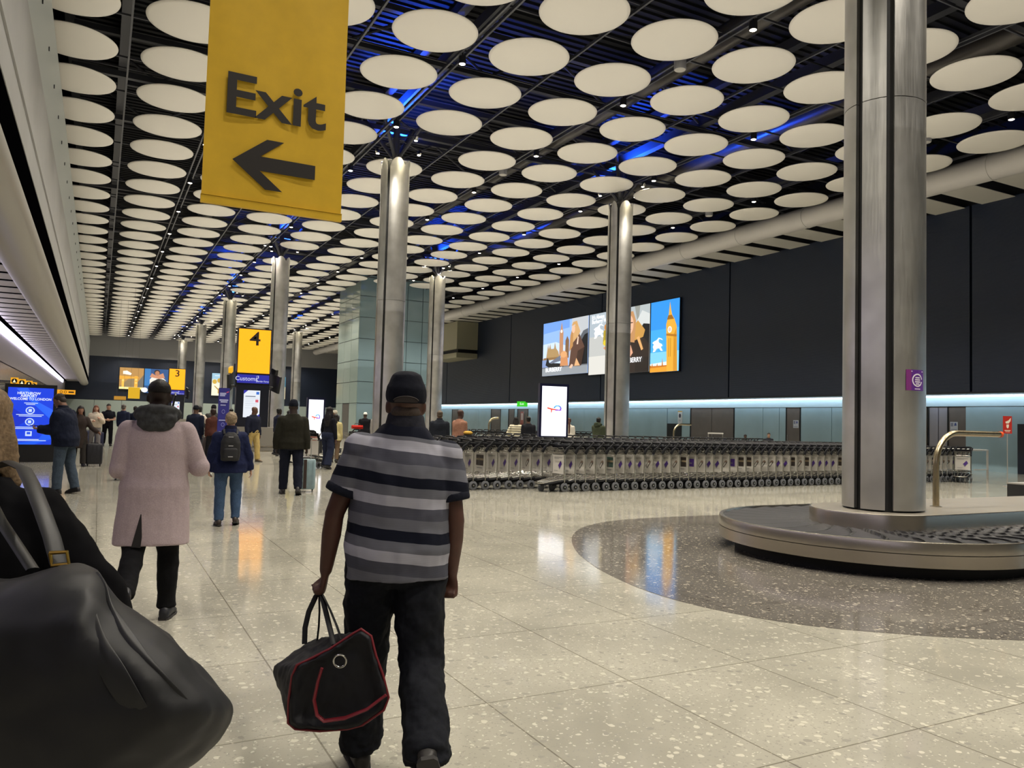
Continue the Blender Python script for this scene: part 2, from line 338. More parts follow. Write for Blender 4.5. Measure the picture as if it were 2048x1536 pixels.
# dark deck, trusses and rails above the discs
DECK = mat('deck charcoal', '#121316', .8, noise=.2, nscale=.5); STR = mat('truss grey', '#3a3b40', .5)
mb = MB(); mb.span((LEFT_X-6, HALL_Y0-.3, 13.8), (LOW_X+1, HALL_Y1+.5, 14.))
y = HALL_Y0
while y < 75: mb.span((-1.2, y, 13.72), (WALL_X, y+.16, 13.8)); y += .33
struct('ceiling', mb, DECK, smooth=False)
LX, LY, LS = 1.606, 14.98, 2.632
mb = MB()
for i in range(-1, 10):
    x = LX+LS*(i+.5)
    for dx in ((-.1, .1) if i % 2 == 0 else (0,)): mb.span((x+dx-.025, HALL_Y0, 11.28), (x+dx+.025, HALL_Y1-.6, 11.36))
struct('trim_5', mb, STR, smooth=False)
mb = MB()
for k in range(-8, 37):
    y = LY+LS*(k+.5); mb.span((-1.2, y-.02, 11.4), (26, y+.02, 11.45))
    if k % 2: mb.span((-1.2, y+LS/2-.015, 11.62), (26, y+LS/2+.015, 11.66))
struct('trim_6', mb, STR, smooth=False)
mb = MB()
for k in range(-2, 6):
    for yy in (6.5+19.6*k-4.9, 6.5+19.6*k+4.9, 6.5+19.6*k+.9):
        for z in (12.0, 13.3): mb.span((-1.2, yy-.09, z-.09), (WALL_X, yy+.09, z+.09))
        for i in range(14): mb.cyl((-1+2.2*i, yy, 12 if i % 2 else 13.3), (1.2+2.2*i, yy, 13.3 if i % 2 else 12), .045, 6)
for x in (8.75, 18.45, .2, 25.6):
    for z in (12.3, 13.4): mb.span((x-.14, HALL_Y0, z-.16), (x+.14, HALL_Y1-.6, z+.16))
struct('beam_trusses', mb, STR, smooth=False)
mb = MB()
for x, y, z in ((4.9, 30, 12.9), (15.4, 40, 12.7), (22.2, 30, 12.8)): mb.cyl((x, y-44 if y-44 > HALL_Y0 else HALL_Y0+.2, z), (x, HALL_Y1-1, z), .36, 16)
struct('trim_7', mb, mat('lagged pipe', '#54504b', .35, metal=.4))

# glass tower at mid hall
GL = mat('pale tower glass', '#768c94', .08, spec=.8, noise=.06, nscale=.3); GJ = mat('glass joint', '#38474a', .5)
t = thing('glass_tower', 'tall teal glass clad tower standing in mid hall', 'tower', (0, 0, 0))
tx0, tx1, ty0, ty1 = 16.3, 22.3, 54.8, 60.2
mb = MB(); mb.span((tx0+.06, ty0+.06, 0), (tx1-.06, ty1-.06, 11.88)); mb.build('core', GJ, t, smooth=False)
mb = MB(); mb2 = MB()
zs = [0, 2.6, 4.15, 5.7, 7.25, 8.8, 10.35, 11.88]
for z0, z1 in zip(zs, zs[1:]):
    for i in range(5):
        a = tx0+1.2*i; mb.span((a+.02, ty0-.02, z0+.02), (a+1.18, ty0+.05, z1-.02))
    for i in range(3):
        a = ty0+1.8*i
        if z0 == 0 and i == 1: continue
        mb2.span((tx0-.02, a+.02, z0+.02), (tx0+.05, a+1.78, z1-.02))
mb.build('front_glazing', GL, t, smooth=False); mb2.build('side_glazing', mat('milky tower glass', '#8d9c98', .08, spec=.7), t, smooth=False)
mb = MB(); mb.span((tx0-.01, ty0+1.85, 0), (tx0+.04, ty0+3.55, 2.55)); mb.build('door', mat('tower door', '#4b4744', .3), t, smooth=False)
mb = MB(); mb.span((tx0+.85+.35, ty0-.05, 2.65), (tx0+1.75, ty0-.021, 4.15)); o = tag(mb.build('wall_sign', mat('sign yellow', '#e0a411', .4), smooth=False), 'plain yellow panel sign on the glass tower beside the column', 'sign')
# cream box built out from the dark wall beyond the tower
t = thing('gantry_box', 'cream box built out from the dark wall behind the tower', 'gantry', (0, 0, 0))
mb = MB(); mb.span((28.6, 65.4, 8.1), (WALL_X-.005, 72, 10.62)); mb.build('housing', mat('cream casing', '#8d8974', .5), t, smooth=False)
mb = MB(); mb.span((28.6, 65.4, 7.3), (WALL_X-.005, 72, 7.75)); mb.build('tray', mat('cream casing', '#8d8974', .5), t, smooth=False)
mb = MB(); mb.span((28.9, 65.8, 7.75), (WALL_X-.005, 71.8, 8.1)); mb.build('shadow_gap', DARK, t, smooth=False)
# ---------------------------------------------------------------- ceiling discs
DISCM = mat('disc white', '#d6d2c8', .42, spec=.35)
mb = MB()
prof = [(.02, -.10), (.35, -.092), (.65, -.07), (.88, -.038), (.98, -.015), (1.045, .0), (1.055, .02), (1.03, .045), (.8, .10), (.4, .13), (.02, .14)]
mb.lathe(prof, n=56); disc0 = mb.build('ceiling_disc', DISCM, ang=60)
cells = []
for i in range(-1, 10):
    for k in range(-4, 37):
        x, y = LX+LS*i, LY+LS*k
        if y > HALL_Y1-1.3: continue
        if any(abs(x-cx) < .9 and abs(y-cy) < .9 for cx in (8.75, 18.45) for cy in [6.5+19.6*q for q in range(6)]): continue
        if tx0-.8 < x < tx1+.8 and ty0-.8 < y < ty1+.8: continue
        px, py, d = pix((x, y, DISC_Z))
        if d < 1 or not (-350 < px < 2400 and -420 < py < 1000): continue
        cells.append((d, i, k, x, y))
cells.sort(); near = cells[:300]; far = cells[300:]
byrow = {}
for n, (d, i, k, x, y) in enumerate(near):
    o = disc0 if n == 0 else disc0.copy()
    if n: COL.objects.link(o)
    o.location = (x, y, DISC_Z)
    tag(o, 'white ceiling disc, %s from the left bulkhead in the %s crosswise row of discs' % (ordinal(i+2), ordinal(k+5)), 'ceiling disc', 'white ceiling discs')
if far:
    mb = MB()
    pf = [(.02, -.10), (.65, -.07), (1.05, .0), (1.03, .045), (.4, .13), (.02, .14)]
    for d, i, k, x, y in far: mb.lathe(pf, (x, y, DISC_Z), 20)
    o = tag(mb.build('ceiling_disc_field', DISCM, ang=60), 'white ceiling discs crowded together at the far end of the hall', 'ceiling discs'); o['kind'] = 'stuff'

# ---------------------------------------------------------------- downlights in the gaps between the discs
LENS = glow('#fff0d8', 14.); CAN = mat('lamp can', '#1b1b1e', .4)
lt = bpy.data.lights.new('downlight_beam', 'SPOT'); lt.energy = 1310; lt.color = hexc('#fff6e6')[:3]; lt.spot_size = R(115); lt.spot_blend = .6; lt.shadow_soft_size = .16
proto = None; n = 0
spots = []
for a in range(5):
    for c in range(-5, 19):
        x = LX+LS*(.5+2*a); y = LY+LS*(1.5+2*c)
        if HALL_Y0+1 < y < HALL_Y1-3: spots.append((x, y, a, c))
for x, y, a, c in spots:
    px, py, d = pix((x, y, 11)); vis = d > 1 and -250 < px < 2300 and py > -300
    so = bpy.data.objects.new('downlight_beam', lt); COL.objects.link(so); so.location = (x, y, 10.93)
    if not vis: continue
    if proto is None:
        t = thing('downlight', '', 'downlight', (x, y, 11.05)); proto = t
        mb = MB(); mb.lathe([(.085, .0), (.1, .0), (.1, .2), (.02, .22)], n=16); can = mb.build('housing', CAN, t)
        mb = MB(); mb.cyl((0, 0, .2), (0, 0, .35), .02, 8); st = mb.build('stem', CAN, t)
        mb = MB(); mb.lathe([(.01, -.022), (.05, -.018), (.082, .0), (.05, .01)], n=14); ln = mb.build('lens', LENS, t)
        kl = [(can, ()), (st, ()), (ln, ())]
    else: t = dup(proto, (x, y, 11.05), 0, '', kidlist=kl)
    t['label'] = 'lit downlight in the %s track from the left bulkhead, %s along the hall' % (ordinal(a+1), ordinal(c+6)); t['group'] = 'downlights between the discs'
# pendant loudspeakers
proto = None
for n, (px, py, where) in enumerate(((1360, 140, 'near the big steel column, nearest of the grey cylinders'), (1006, 350, 'above the middle of the hall, lower of the grey cylinders'), (1852, 285, 'just right of the big steel column'), (1418, 432, 'above the poster wall near the white duct'))):
    p = floor_at(px, py, 10.85)
    if proto is None:
        t = thing('ceiling_speaker', '', 'loudspeaker', p); proto = t
        mb = MB(); mb.lathe([(.15, 0), (.16, .02), (.16, .36), (.04, .4)], n=20); a = mb.build('housing', mat('speaker grey', '#77777c', .5), t)
        mb = MB(); mb.lathe([(.02, -.015), (.13, -.01), (.148, .004)], n=20); b = mb.build('grille', mat('speaker grille', '#a7a49c', .6), t)
        kl = [(a, ()), (b, ())]
    else: t = dup(proto, p, 0, '', kidlist=kl)
    t['label'] = 'grey pendant loudspeaker '+where; t['group'] = 'pendant loudspeakers'

# ---------------------------------------------------------------- steel columns
CR = .50
def column_parts(t, z0, zt=10.6, CR=.50):
    grooves = [R(a) for a in (225, 270, 45, 90)]
    def arc(a0, a1, r, n): return [(r*math.sin(a0+(a1-a0)*i/n), r*math.cos(a0+(a1-a0)*i/n)) for i in range(n+1)]
    g = .045/CR; ks = []
    segs = [(45, 90), (90, 225), (225, 270), (270, 405)]
    for a0, a1 in segs:
        mb = MB(); n = max(6, int((a1-a0)/7))
        o = arc(R(a0)+g, R(a1)-g, CR, n); inn = arc(R(a0)+g, R(a1)-g, CR-.05, n); q = o+inn[::-1]
        for za, zb in ((z0+.02, 5.595), (5.605, zt-.35)): mb.loft([[Vector((x, y, z)) for x, y in q] for z in (za, zb)])
        # scalloped top edge
        m = len(o)-1; zc = [zt-.35+.33*abs(math.sin(PI*i/m*max(1, round((a1-a0)/67)))) ** .6 for i in range(m+1)]
        lo = [Vector((x, y, zt-.35)) for x, y in o]; hi = [Vector((x*1.02, y*1.02, z)) for (x, y), z in zip(o, zc)]; hi2 = [Vector((x, y, z)) for (x, y), z in zip(inn, zc)]; lo2 = [Vector((x, y, zt-.35)) for x, y in inn]
        for i in range(m):
            mb.add([lo[i], lo[i+1], hi[i+1], hi[i]], [(0, 1, 2, 3)]); mb.add([lo2[i], lo2[i+1], hi2[i+1], hi2[i]], [(3, 2, 1, 0)]); mb.add([hi[i], hi[i+1], hi2[i+1], hi2[i]], [(0, 1, 2, 3)])
        ks.append((mb.build('cladding_panel', STEEL, t), ()))
    mb = MB(); mb.cyl((0, 0, z0), (0, 0, zt-.12), CR-.055, 24); ks.append((mb.build('core', DARK, t), ()))
    mb = MB(); mb.lathe([(.12, zt-.12), (.12, 12.2)], n=12)
    for i in range(4):
        a = R(45+90*i); mb.cyl((.1*math.cos(a), .1*math.sin(a), zt+.1), (1.3*math.cos(a), 1.3*math.sin(a), 12.2), .07, 8)
    ks.append((mb.build('head_struts', STR, t), ()))
    return ks
LK = {}
uplamp = bpy.data.lights.new('column_up_blue', 'SPOT'); uplamp.energy = 3600; uplamp.color = (.01, .08, 1.0); uplamp.spot_size = R(125); uplamp.spot_blend = .5; uplamp.shadow_soft_size = .1
wash = bpy.data.lights.new('column_wash', 'SPOT'); wash.energy = 600; wash.color = hexc('#fff0c8')[:3]; wash.spot_size = R(70); wash.spot_blend = .5; wash.shadow_soft_size = .2
BR = .475
cols = [(8.70, 6.53, .556, 'big steel column rising from the baggage carousel')]
nm = ['second', 'third', 'fourth', 'fifth', 'last']
for k in range(1, 6): cols.append((8.86, 6.5+19.6*k, 0., 'steel column, %s in the left hand row after the carousel column' % ['first', 'second', 'third', 'fourth', 'farthest'][k-1]))
for k in (1, 2, 4): cols.append((18.53, 6.5+19.6*k, 0., {1: 'steel column standing in front of the wall billboards', 2: 'steel column beside the corner of the glass tower', 4: 'slim looking steel column seen beyond the glass tower'}[k]))
base = None
for x, y, z0, lab in cols:
    if z0 or base is None:
        t = thing('steel_column', lab, 'column', (x, y, 0), 0, 'brushed steel columns'); kl = column_parts(t, z0, CR=BR if z0 else .50)
        if not z0: base = (t, kl)
    else: t = dup(base[0], (x, y, 0), 0, lab, kidlist=base[1])
    o = bpy.data.objects.new('column_up_blue', uplamp); COL.objects.link(o); o.location = (x+.3, y+.9, 11.4); o.rotation_euler = (PI-.2, 0, 0)
    o = bpy.data.objects.new('column_up_blue', uplamp); COL.objects.link(o); o.location = (x-.5, y-1.2, 11.4); o.rotation_euler = (PI+.3, .4, 0)
    for i in range(4):
        a = R(20+90*i); o = bpy.data.objects.new('column_wash', wash); COL.objects.link(o); o.location = (x+1.15*math.cos(a), y+1.15*math.sin(a), 11.2)
        d = Vector((x, y, 8.8))-o.location; o.rotation_euler = d.to_track_quat('-Z', 'Y').to_euler()
    f = MB()
    for i in range(4):
        a = R(20+90*i); c = Vector((1.1*math.cos(a), 1.1*math.sin(a), 11.25)); f.cyl(c, c+Vector((-.05*math.cos(a), -.05*math.sin(a), -.16)), .07, 10, CAN); f.cyl(c+Vector((-.05*math.cos(a), -.05*math.sin(a), -.162)), c+Vector((-.05*math.cos(a), -.05*math.sin(a), -.175)), .06, 10, LENS)
        f.cyl(c, (c.x*.1, c.y*.1, 11.4), .02, 6, CAN)
    f.build('head_lamps', None, t)

# purple sticker on the carousel column
def on_col(a, z, r=.004): return Vector((8.70+(BR+r)*math.sin(a), 6.53+(BR+r)*math.cos(a), z))
def ang_of(px):  # the side of the column a sign faces
    best = min((abs(pix(on_col(R(q/4), 2.1))[0]-px), q) for q in range(500, 940)); return R(best[1]/4)
a1, a0 = ang_of(1812), ang_of(1846); mb = MB(); n = 8
PUR = mat('sticker purple', '#5b2a86', .35); PUR2 = mat('sticker plum', '#7a2f78', .35); WSK = mat('sticker white', '#e6e0ea', .4)
zc = 2.14; hh = .125
rows = [[on_col(a0+(a1-a0)*i/n, zc+s) for i in range(n+1)] for s in (-hh, hh)]
rin = [[on_col(a0+(a1-a0)*i/n, zc+s, .0005) for i in range(n+1)] for s in (-hh, hh)]
for i in range(n): mb.add([rows[0][i], rows[0][i+1], rows[1][i+1], rows[1][i]], [(0, 1, 2, 3)], PUR2 if i > 5 else PUR)
am = a0+(a1-a0)*.42; aw = (a0-a1); ring_o, ring_i = [], []
for j in range(33):
    q = 2*PI*j/32+.15
    for lst, k in ((ring_o, .30), (ring_i, .245)): lst.append(on_col(am+aw*k*math.cos(q), zc+.25*k*1.05*math.sin(q), .008))
for j in range(30): mb.add([ring_o[j], ring_o[j+1], ring_i[j+1], ring_i[j]], [(0, 1, 2, 3)], WSK)
for zz, wv_ in ((.03, .13), (.005, .15), (-.02, .15), (-.045, .1)):
    mb.add([on_col(am-aw*wv_, zc+zz-.007, .009), on_col(am+aw*wv_, zc+zz-.007, .009), on_col(am+aw*wv_, zc+zz+.007, .009), on_col(am-aw*wv_, zc+zz+.007, .009)], [(0, 1, 2, 3)], WSK)
for zz, wv_ in ((.105, .34), (-.105, .16)):
    mb.add([on_col(am-aw*wv_, zc+zz-.005, .009), on_col(am+aw*wv_, zc+zz-.005, .009), on_col(am+aw*wv_, zc+zz+.005, .009), on_col(am-aw*wv_, zc+zz+.005, .009)], [(0, 1, 2, 3)], WSK)
o = tag(mb.build('sticker', None, smooth=False), 'square purple sticker with a white ring on the big steel column', 'sticker')
o.modifiers.new('thick', 'SOLIDIFY').thickness = .002

# ---------------------------------------------------------------- baggage carousel
CX0, CY, X1 = 8.6, 6.6, 20.
def stad(rad, n=48):
    p = [(X1, CY+rad), (CX0, CY+rad)]
    p += [(CX0+rad*math.cos(PI/2+PI*i/n), CY+rad*math.sin(PI/2+PI*i/n)) for i in range(1, n)]
    return p+[(CX0, CY-rad), (X1, CY-rad)]
t = thing('baggage_carousel', 'steel sided baggage carousel with black belt around the big column', 'carousel', (0, 0, 0))
RO, RI = 1.85, .74
mb = MB(); mb.loft([[Vector((x, y, z)) for x, y in stad(r)] for z, r in ((.001, RO-.2), (.2, RO-.2))]); mb.build('base', DARK, t)
mb = MB(); mb.loft([[Vector((x, y, z)) for x, y in stad(r)] for z, r in ((.135, RO-.01), (.14, RO), (.268, RO), (.270, RO-.008))]); mb.build('lower_skirt', STEEL2, t)
mb = MB(); mb.loft([[Vector((x, y, z)) for x, y in stad(r)] for z, r in ((.271, RO-.012), (.276, RO-.012))]); mb.build('seam', DARK, t)
mb = MB(); mb.loft([[Vector((x, y, z)) for x, y in stad(r)] for z, r in ((.276, RO), (.385, RO), (.398, RO-.006), (.402, RO-.02), (.398, RO-.05), (.36, RO-.06))], cap=False); mb.build('upper_skirt', STEEL2, t)
# overlapping rubber crescents of the belt
BELT = mat('belt rubber', '#2c2c30', .38, spec=.5, noise=.15, nscale=12, bump=.1)
mb = MB(); rad = [RI-.02+(RO-.055-RI+.02)*j/9 for j in range(10)]
path = []; Ls = X1-CX0; ds = .02; s = 0.; tot = Ls+PI*1.3+Ls
def belt_pt(s, r):
    if s < Ls: return Vector((X1-s, CY+r, 0))
    if s < Ls+PI*1.3:
        a = PI/2+(s-Ls)/1.3; return Vector((CX0+r*math.cos(a), CY+r*math.sin(a), 0))
    return Vector((CX0+s-Ls-PI*1.3, CY-r, 0))
ns = int(tot/ds); vs = []
for i in range(ns+1):
    for j, r in enumerate(rad):
        s = tot*i/ns; q = (r-1.3)/.55; u = (s+.16*q*q-.10*q)/.30; f = u-math.floor(u)
        p = belt_pt(s, r); p.z = .360+.028*(1-f)-(.014 if f > .92 else 0); vs.append(p)
nj = len(rad); mb.add(vs, [(i*nj+j, i*nj+j+1, (i+1)*nj+j+1, (i+1)*nj+j) for i in range(ns) for j in range(nj-1)]); mb.build('belt', BELT, t, ang=25)
mb = MB(); k = 0
while k*.30 < tot:
    ce = []
    for j in range(12):
        q = -.97+1.94*j/11; s = k*.30-.16*q*q+.10*q
        if 0 < s < tot: ce.append((belt_pt(s-.008, 1.3+.55*q), belt_pt(s+.010, 1.3+.55*q)))
    for (a, b), (c, d) in zip(ce, ce[1:]):
        vs = [a, b, d, c]
        for v_ in vs: v_.z = .3895
        mb.add(vs, [(0, 1, 2, 3)])
    k += 1
mb.build('plate_gap', DARK, t)
mb = MB(); mb.loft([[Vector((x, y, z)) for x, y in stad(r)] for z, r in ((.2, RI), (.535, RI), (.548, RI-.004), (.55, RI-.015))]); mb.build('island', STEEL2, t)
mb = MB(); mb.loft([[Vector((x, y, z)) for x, y in stad(r)] for z, r in ((.5495, RI-.02), (.554, RI-.025))]); mb.build('island_top', mat('island top', '#8b857b', .35, metal=.3, noise=.06, nscale=4), t)
mb = MB()
for xx in (9.6, 12.1, 14.7):
    for z0, z1 in ((.14, .268), (.28, .39)): mb.span((xx-.004, CY-RO-.003, z0), (xx+.004, CY-RO+.01, z1))
mb.build('panel_joint', DARK, t, smooth=False)
def hoop(p, dx, lab, h=.95, run=.85, r=.033, cap=True, grp='bent steel rails'):
    t = thing('steel_hoop', lab, 'rail', p, 0, grp); d = Vector(dx).normalized(); Z = Vector((0, 0, 1)); b_ = .42
    pts = [Z*0, Z*(h-b_)]+[Z*(h-b_)+Z*b_*math.sin(a)+d*b_*(1-math.cos(a)) for a in [PI/2*i/10 for i in range(1, 11)]]+[Z*h+d*run]
    mb = MB(); mb.tube(pts, r, 14); mb.build('tube', mat('warm steel tube', '#b7a98c', .25, metal=1.), t)
    mb = MB(); mb.lathe([(.02, 0), (.075, .0), (.075, .012), (.035, .02)], n=16); mb.build('base_flange', STEEL2, t)
    if cap: mb = MB(); q = Z*h+d*run; mb.tube([q-d*.02, q+d*.03, q+d*.05], [r*1.08, r*1.05, r*.5], 14); mb.build('end_cap', mat('orange cap', '#e0541e', .4), t)
hoop(floor_at(1872, 1014, .55), (1, -.02, 0), 'bent steel rail with orange tip standing on the carousel island', h=.97, run=1.36, r=.04)
p = at(1347, 905, 36); p.z = 0; hoop(p, (1, 0, 0), 'pale bent steel rail rising behind the parked trolleys', h=1.63, run=1.0, r=.045, cap=False)
p = at(977, 880, 46); p.z = 0; hoop(p, (1, 0, 0), 'small far bent steel rail before the teal wall doors', h=1.75, run=.6, r=.06, cap=False)

# low black bench block by the carousel
p = floor_at(2074, 1010); t = thing('bench', 'low black bench block with pale top beside the carousel', 'bench', (p.x+.45, p.y+.2, 0))
mb = MB(); mb.box((0, 0, .05), (1.2, .5, .1)); mb.build('plinth', DARK, t, smooth=False)
mb = MB(); mb.box((0, 0, .265), (1.36, .62, .33)); mb.build('body', mat('bench black', '#191a1c', .4), t, smooth=False)
mb = MB(); mb.box((0, 0, .445), (1.38, .64, .03)); mb.build('top', mat('bench top', '#8e8b84', .4), t, smooth=False)

# ---------------------------------------------------------------- luggage trolleys
PANEL = mat('trolley board', '#cfcbc4', .45); PURP = mat('card purple', '#4a2a86', .4); INK = mat('print grey', '#8b8a88', .5); INKD = mat('print dark', '#4b4846', .5)
def trolley_mesh(lite=False):
    "forward is -x; origin on the floor under the near upright"
    fr = MB(); g = .02; W = .46; N = 8 if not lite else 5
    for y in (0, W): fr.tube([(0, y, .16), (0, y, .84)], .017, N); pass
    for k, y in enumerate((0., .115, .23, .345, W)): fr.tube([(.16, y, .33), (-.02, y, .29), (-.5, .06+y*.74, .2)], .010, N)
    fr.tube([(-.5, .04, .2), (-.56, .12, .19), (-.56, .34, .19), (-.5, .42, .2)], .014, N)
    fr.tube([(.0, 0, .84), (.0, W, .84)], .012, N); fr.tube([(.0, 0, .17), (.0, W, .17)], .016, N)
    fr.tube([(.16, 0, .33), (.16, W, .33)], .014, N)
    pa = MB(); pa.span((-.022, .02, .40), (-.006, W-.02, .795)); pa.span((-.026, .01, .39), (-.004, W-.01, .405)); pa.span((-.026, .01, .79), (-.004, W-.01, .805))
    bk = MB()
    for y in [.03+.05*i for i in range(9)]: bk.tube([(-.01, y, .84), (-.16, y, .87), (-.2, y, .97)], .005, 5)
    for x, z in ((-.08, .855), (-.16, .87), (-.18, .92), (-.2, .97)): bk.tube([(x, .02, z), (x, W-.02, z)], .005, 5)
    for y in (.02, W-.02): bk.tube([(0, y, .84), (-.2, y, .97), (-.05, y, .98), (.0, y, .86)], .006, 5)
    hd = MB(); hd.tube([(.14, -.0, 1.0), (.2, -.02, 1.075), (.22, .02, 1.10), (.22, W-.02, 1.10), (.2, W+.02, 1.075), (.14, W, 1.0)], .024, N)
    hd.tube([(-.02, 0, .86), (.06, 0, .97), (.14, 0, 1.0)], .022, N); hd.tube([(-.02, W, .86), (.06, W, .97), (.14, W, 1.0)], .022, N); hd.box((.09, W/2, .985), (.17, W-.04, .09)); [hd.tube([(0, y, .83), (.08, y, .96), (.2, y, 1.07)], .022, N) for y in (0, W)]
    wh = []
    for x, y in ((0., -.005), (0., W+.005)):
        q = MB(); q.tube([(x, y-.018, .1), (x, y-.012, .1), (x, y+.012, .1), (x, y+.018, .1)], [.085, .1, .1, .085], 18, mat('tyre grey', '#5d5f64', .6)); q.cyl((x, y-.024, .1), (x, y+.024, .1), .05, 12, BLACK); q.cyl((x, y-.03, .1), (x, y+.03, .1), .017, 8, CHROME)
        q.box((x, y, .175), (.05, .03, .06), BLACK); wh.append(q)
    q = MB(); q.tube([(-.46, W/2-.016, .075), (-.46, W/2+.016, .075)], .075, 14, RUBBER); q.box((-.46, W/2, .15), (.04, .05, .06), BLACK); wh.append(q)
    tr = MB(); tr.box((-.2, W/2, .205), (.56, W-.06, .02), None, Euler((0, R(-9), 0)).to_matrix()); tr.tube([(.1, -.004, .25), (-.48, .05, .165)], .018, N); tr.tube([(.1, W+.004, .25), (-.48, W-.05, .165)], .018, N); wh.append(tr)  # black sheet and side bars added as painted shade beneath the platform bars
    return fr, pa, bk, hd, wh
def card(kind):
    mb = MB(); u = Vector((0, -1, 0)); v = Vector((0, 0, 1)); o = Vector((-.0235, .42, .42)); n = Vector((-1, 0, 0))
    def P(m, pts, k=1): mb.add([o+u*(x*.38)+v*(y*.36)+n*(.0012*k) for x, y in pts], [tuple(range(len(pts)))], m)
    if kind < 3:
        P(INK, rect(.1, .88, .9, .92)); P(INK, rect(.1, .82, .6, .85)); P(INK, rect(.1, .08, .5, .11))
        if kind == 0: P(INK, [(.5, .42), (.66, .16), (.92, .5), (.78, .74)]); P(PURP, [(.54, .45), (.68, .24), (.9, .54), (.78, .72)], 2)
        elif kind == 1: P(INKD, [(.5, .36), (.62, .2), (.92, .56), (.94, .68), (.82, .74), (.7, .66)]); P(PANEL, [(.55, .37), (.62, .28), (.82, .54), (.74, .62)], 2); P(mat('print flesh', '#8a7466', .5), [(.66, .62), (.84, .76), (.95, .66), (.86, .58)], 3)
        else: P(PURP, rect(.1, .3, .9, .84)); P(INK, rect(.3, .5, .7, .56), 2)
    else:
        c = '#3b3330' if kind == 3 else '#37514a'; P(mat('photo card %d' % kind, c, .5, noise=.4, nscale=14), rect(.05, .3, .95, .95)); P(INKD, rect(.3, .3, .55, .8), 2); P(mat('print sand', '#9a8a70', .5), rect(.05, .62, .95, .74), 2); P(INK, rect(.15, .12, .8, .17))
    return mb
fr, pa, bk, hd, wh = trolley_mesh()
wire = mat('trolley wire', '#8f8c84', .35, metal=.8)
tro = thing('luggage_trolley', '', 'luggage trolley')
FRP = fr.build('frame', CHROME, tro); PAP = pa.build('board', PANEL, tro, smooth=False); BKP = bk.build('wire_basket', wire, tro); HDP = hd.build('handle', mat('handle black', '#090a10', .5, spec=.2), tro); WHP = [q.build('wheel', None, tro) for q in wh[:3]]+[wh[3].build('shade_tray', mat('shade tray black', '#0c0d11', .6, spec=.2), tro)]
cards = [card(k).build('advert_card', None, PAP, smooth=False) for k in range(5)]
CARDNAME = ['purple diamond card', 'grey hand held card', 'plain purple card', 'dark photo card', 'green photo card']
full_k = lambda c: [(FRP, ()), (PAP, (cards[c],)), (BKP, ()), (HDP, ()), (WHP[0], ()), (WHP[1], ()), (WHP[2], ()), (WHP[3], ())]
rr = random.Random(3)
seq = [0, 0, 1, 1, 1, 4, 0, 0, 0, 1, 0, 0, 1, 3, 2, 1, 0, 0, 1, 2, 3, 3, 1, 1, 1, 0, 0, 3, 1, 3, 0, 0, 0]
row2 = [0, 0, 0, 3, 0, 0, 0, 1]
def cardseq(n, s): return [s[i] if i < len(s) else rr.choice((0, 0, 1, 1, 3)) for i in range(n)]
roll = R(3.1)
for i, c in enumerate(cardseq(57, seq)):
    x = 9.2+.284*i; y = 14.87+.055*(x-9.18)+rr.uniform(-.012, .012)
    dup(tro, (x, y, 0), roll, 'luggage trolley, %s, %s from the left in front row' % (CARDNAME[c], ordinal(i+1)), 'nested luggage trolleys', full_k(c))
for i, c in enumerate(cardseq(56, row2)):
    x = 6.75+.3*i; y = 15.72+.05*(x-8); 
    lab = 'luggage trolley, %s, %s from the left in second row' % (CARDNAME[c], ordinal(i+1))
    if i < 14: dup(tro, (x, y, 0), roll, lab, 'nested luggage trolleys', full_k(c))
    else: dup(tro, (x, y, 0), roll, 'luggage trolley with black handle, %s from the left end of second row' % ordinal(i+1), 'nested luggage trolleys', [(FRP, ()), (PAP, ()), (HDP, ()), (WHP[0], ()), (WHP[1], ()), (WHP[2], ())])
for q, (yy, xs, n, sp, nm_) in enumerate(((16.75, 6.4, 50, .32, 'third row'), (18.6, 7.6, 50, .34, 'fourth row'), (23.6, 10.5, 40, .36, 'row behind the white screen'), (36.0, 16.4, 22, .36, 'farthest row before the teal wall'))):
    for i in range(n):
        x = xs+sp*i; dup(tro, (x, yy+.045*(x-xs), 0), roll, 'luggage trolley, black handle, %s from the left in %s' % (ordinal(i+1), nm_), 'nested luggage trolleys', [(FRP, ()), (PAP, ()), (HDP, ()), (WHP[0], ()), (WHP[1], ()), (WHP[2], ())])
# loose trolleys
loose = []
for k, (px, py, rz, lab, lug) in enumerate(((706, 921, 8, 'loose luggage trolley parked left of the striped polo under a red bag', 0), (628, 925, 160, 'luggage trolley pushed by the woman in the yellow green top', 1), (612, 935, 215, 'low empty luggage trolley behind the pale blue suitcase', 0), (655, 905, 185, 'loose luggage trolley behind the woman with long locs', 0), )):
    p = floor_at(px, py); p.z = 0
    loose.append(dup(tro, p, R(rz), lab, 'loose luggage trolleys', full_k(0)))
# the prototype itself becomes the lone trolley at the right end of the rows
tro.location = floor_at(1942, 965); tro.location.z = 0; tro.rotation_euler = (0, 0, R(25)); tro['label'] = 'lone white luggage trolley at the right end of the rows by the corral rail'; tro['group'] = 'loose luggage trolleys'
for c in cards[1:]: bpy.data.objects.remove(c)
# corral rail
p0 = floor_at(1975, 960); t = thing('corral_rail', 'steel tube corral rail round the right end of the trolleys', 'rail', (p0.x, p0.y, 0))
mb = MB(); mb.cyl((0, 0, 0), (0, 0, 1.02), .035, 12); mb.build('post', ALU, t)
mb = MB(); mb.tube([(-7, -.1, 1.0), (0, 0, 1.0), (.02, .6, 1.0), (.05, 2.2, 1.0)], .026, 10); mb.build('top_rail', ALU, t)
mb = MB(); mb.tube([(-.75, -.01, .35), (0, 0, .35)], .022, 10); mb.build('low_rail', ALU, t)
mb = MB(); mb.cyl((.05, 2.2, 0), (.05, 2.2, 1.0), .03, 12); mb.build('post', ALU, t)
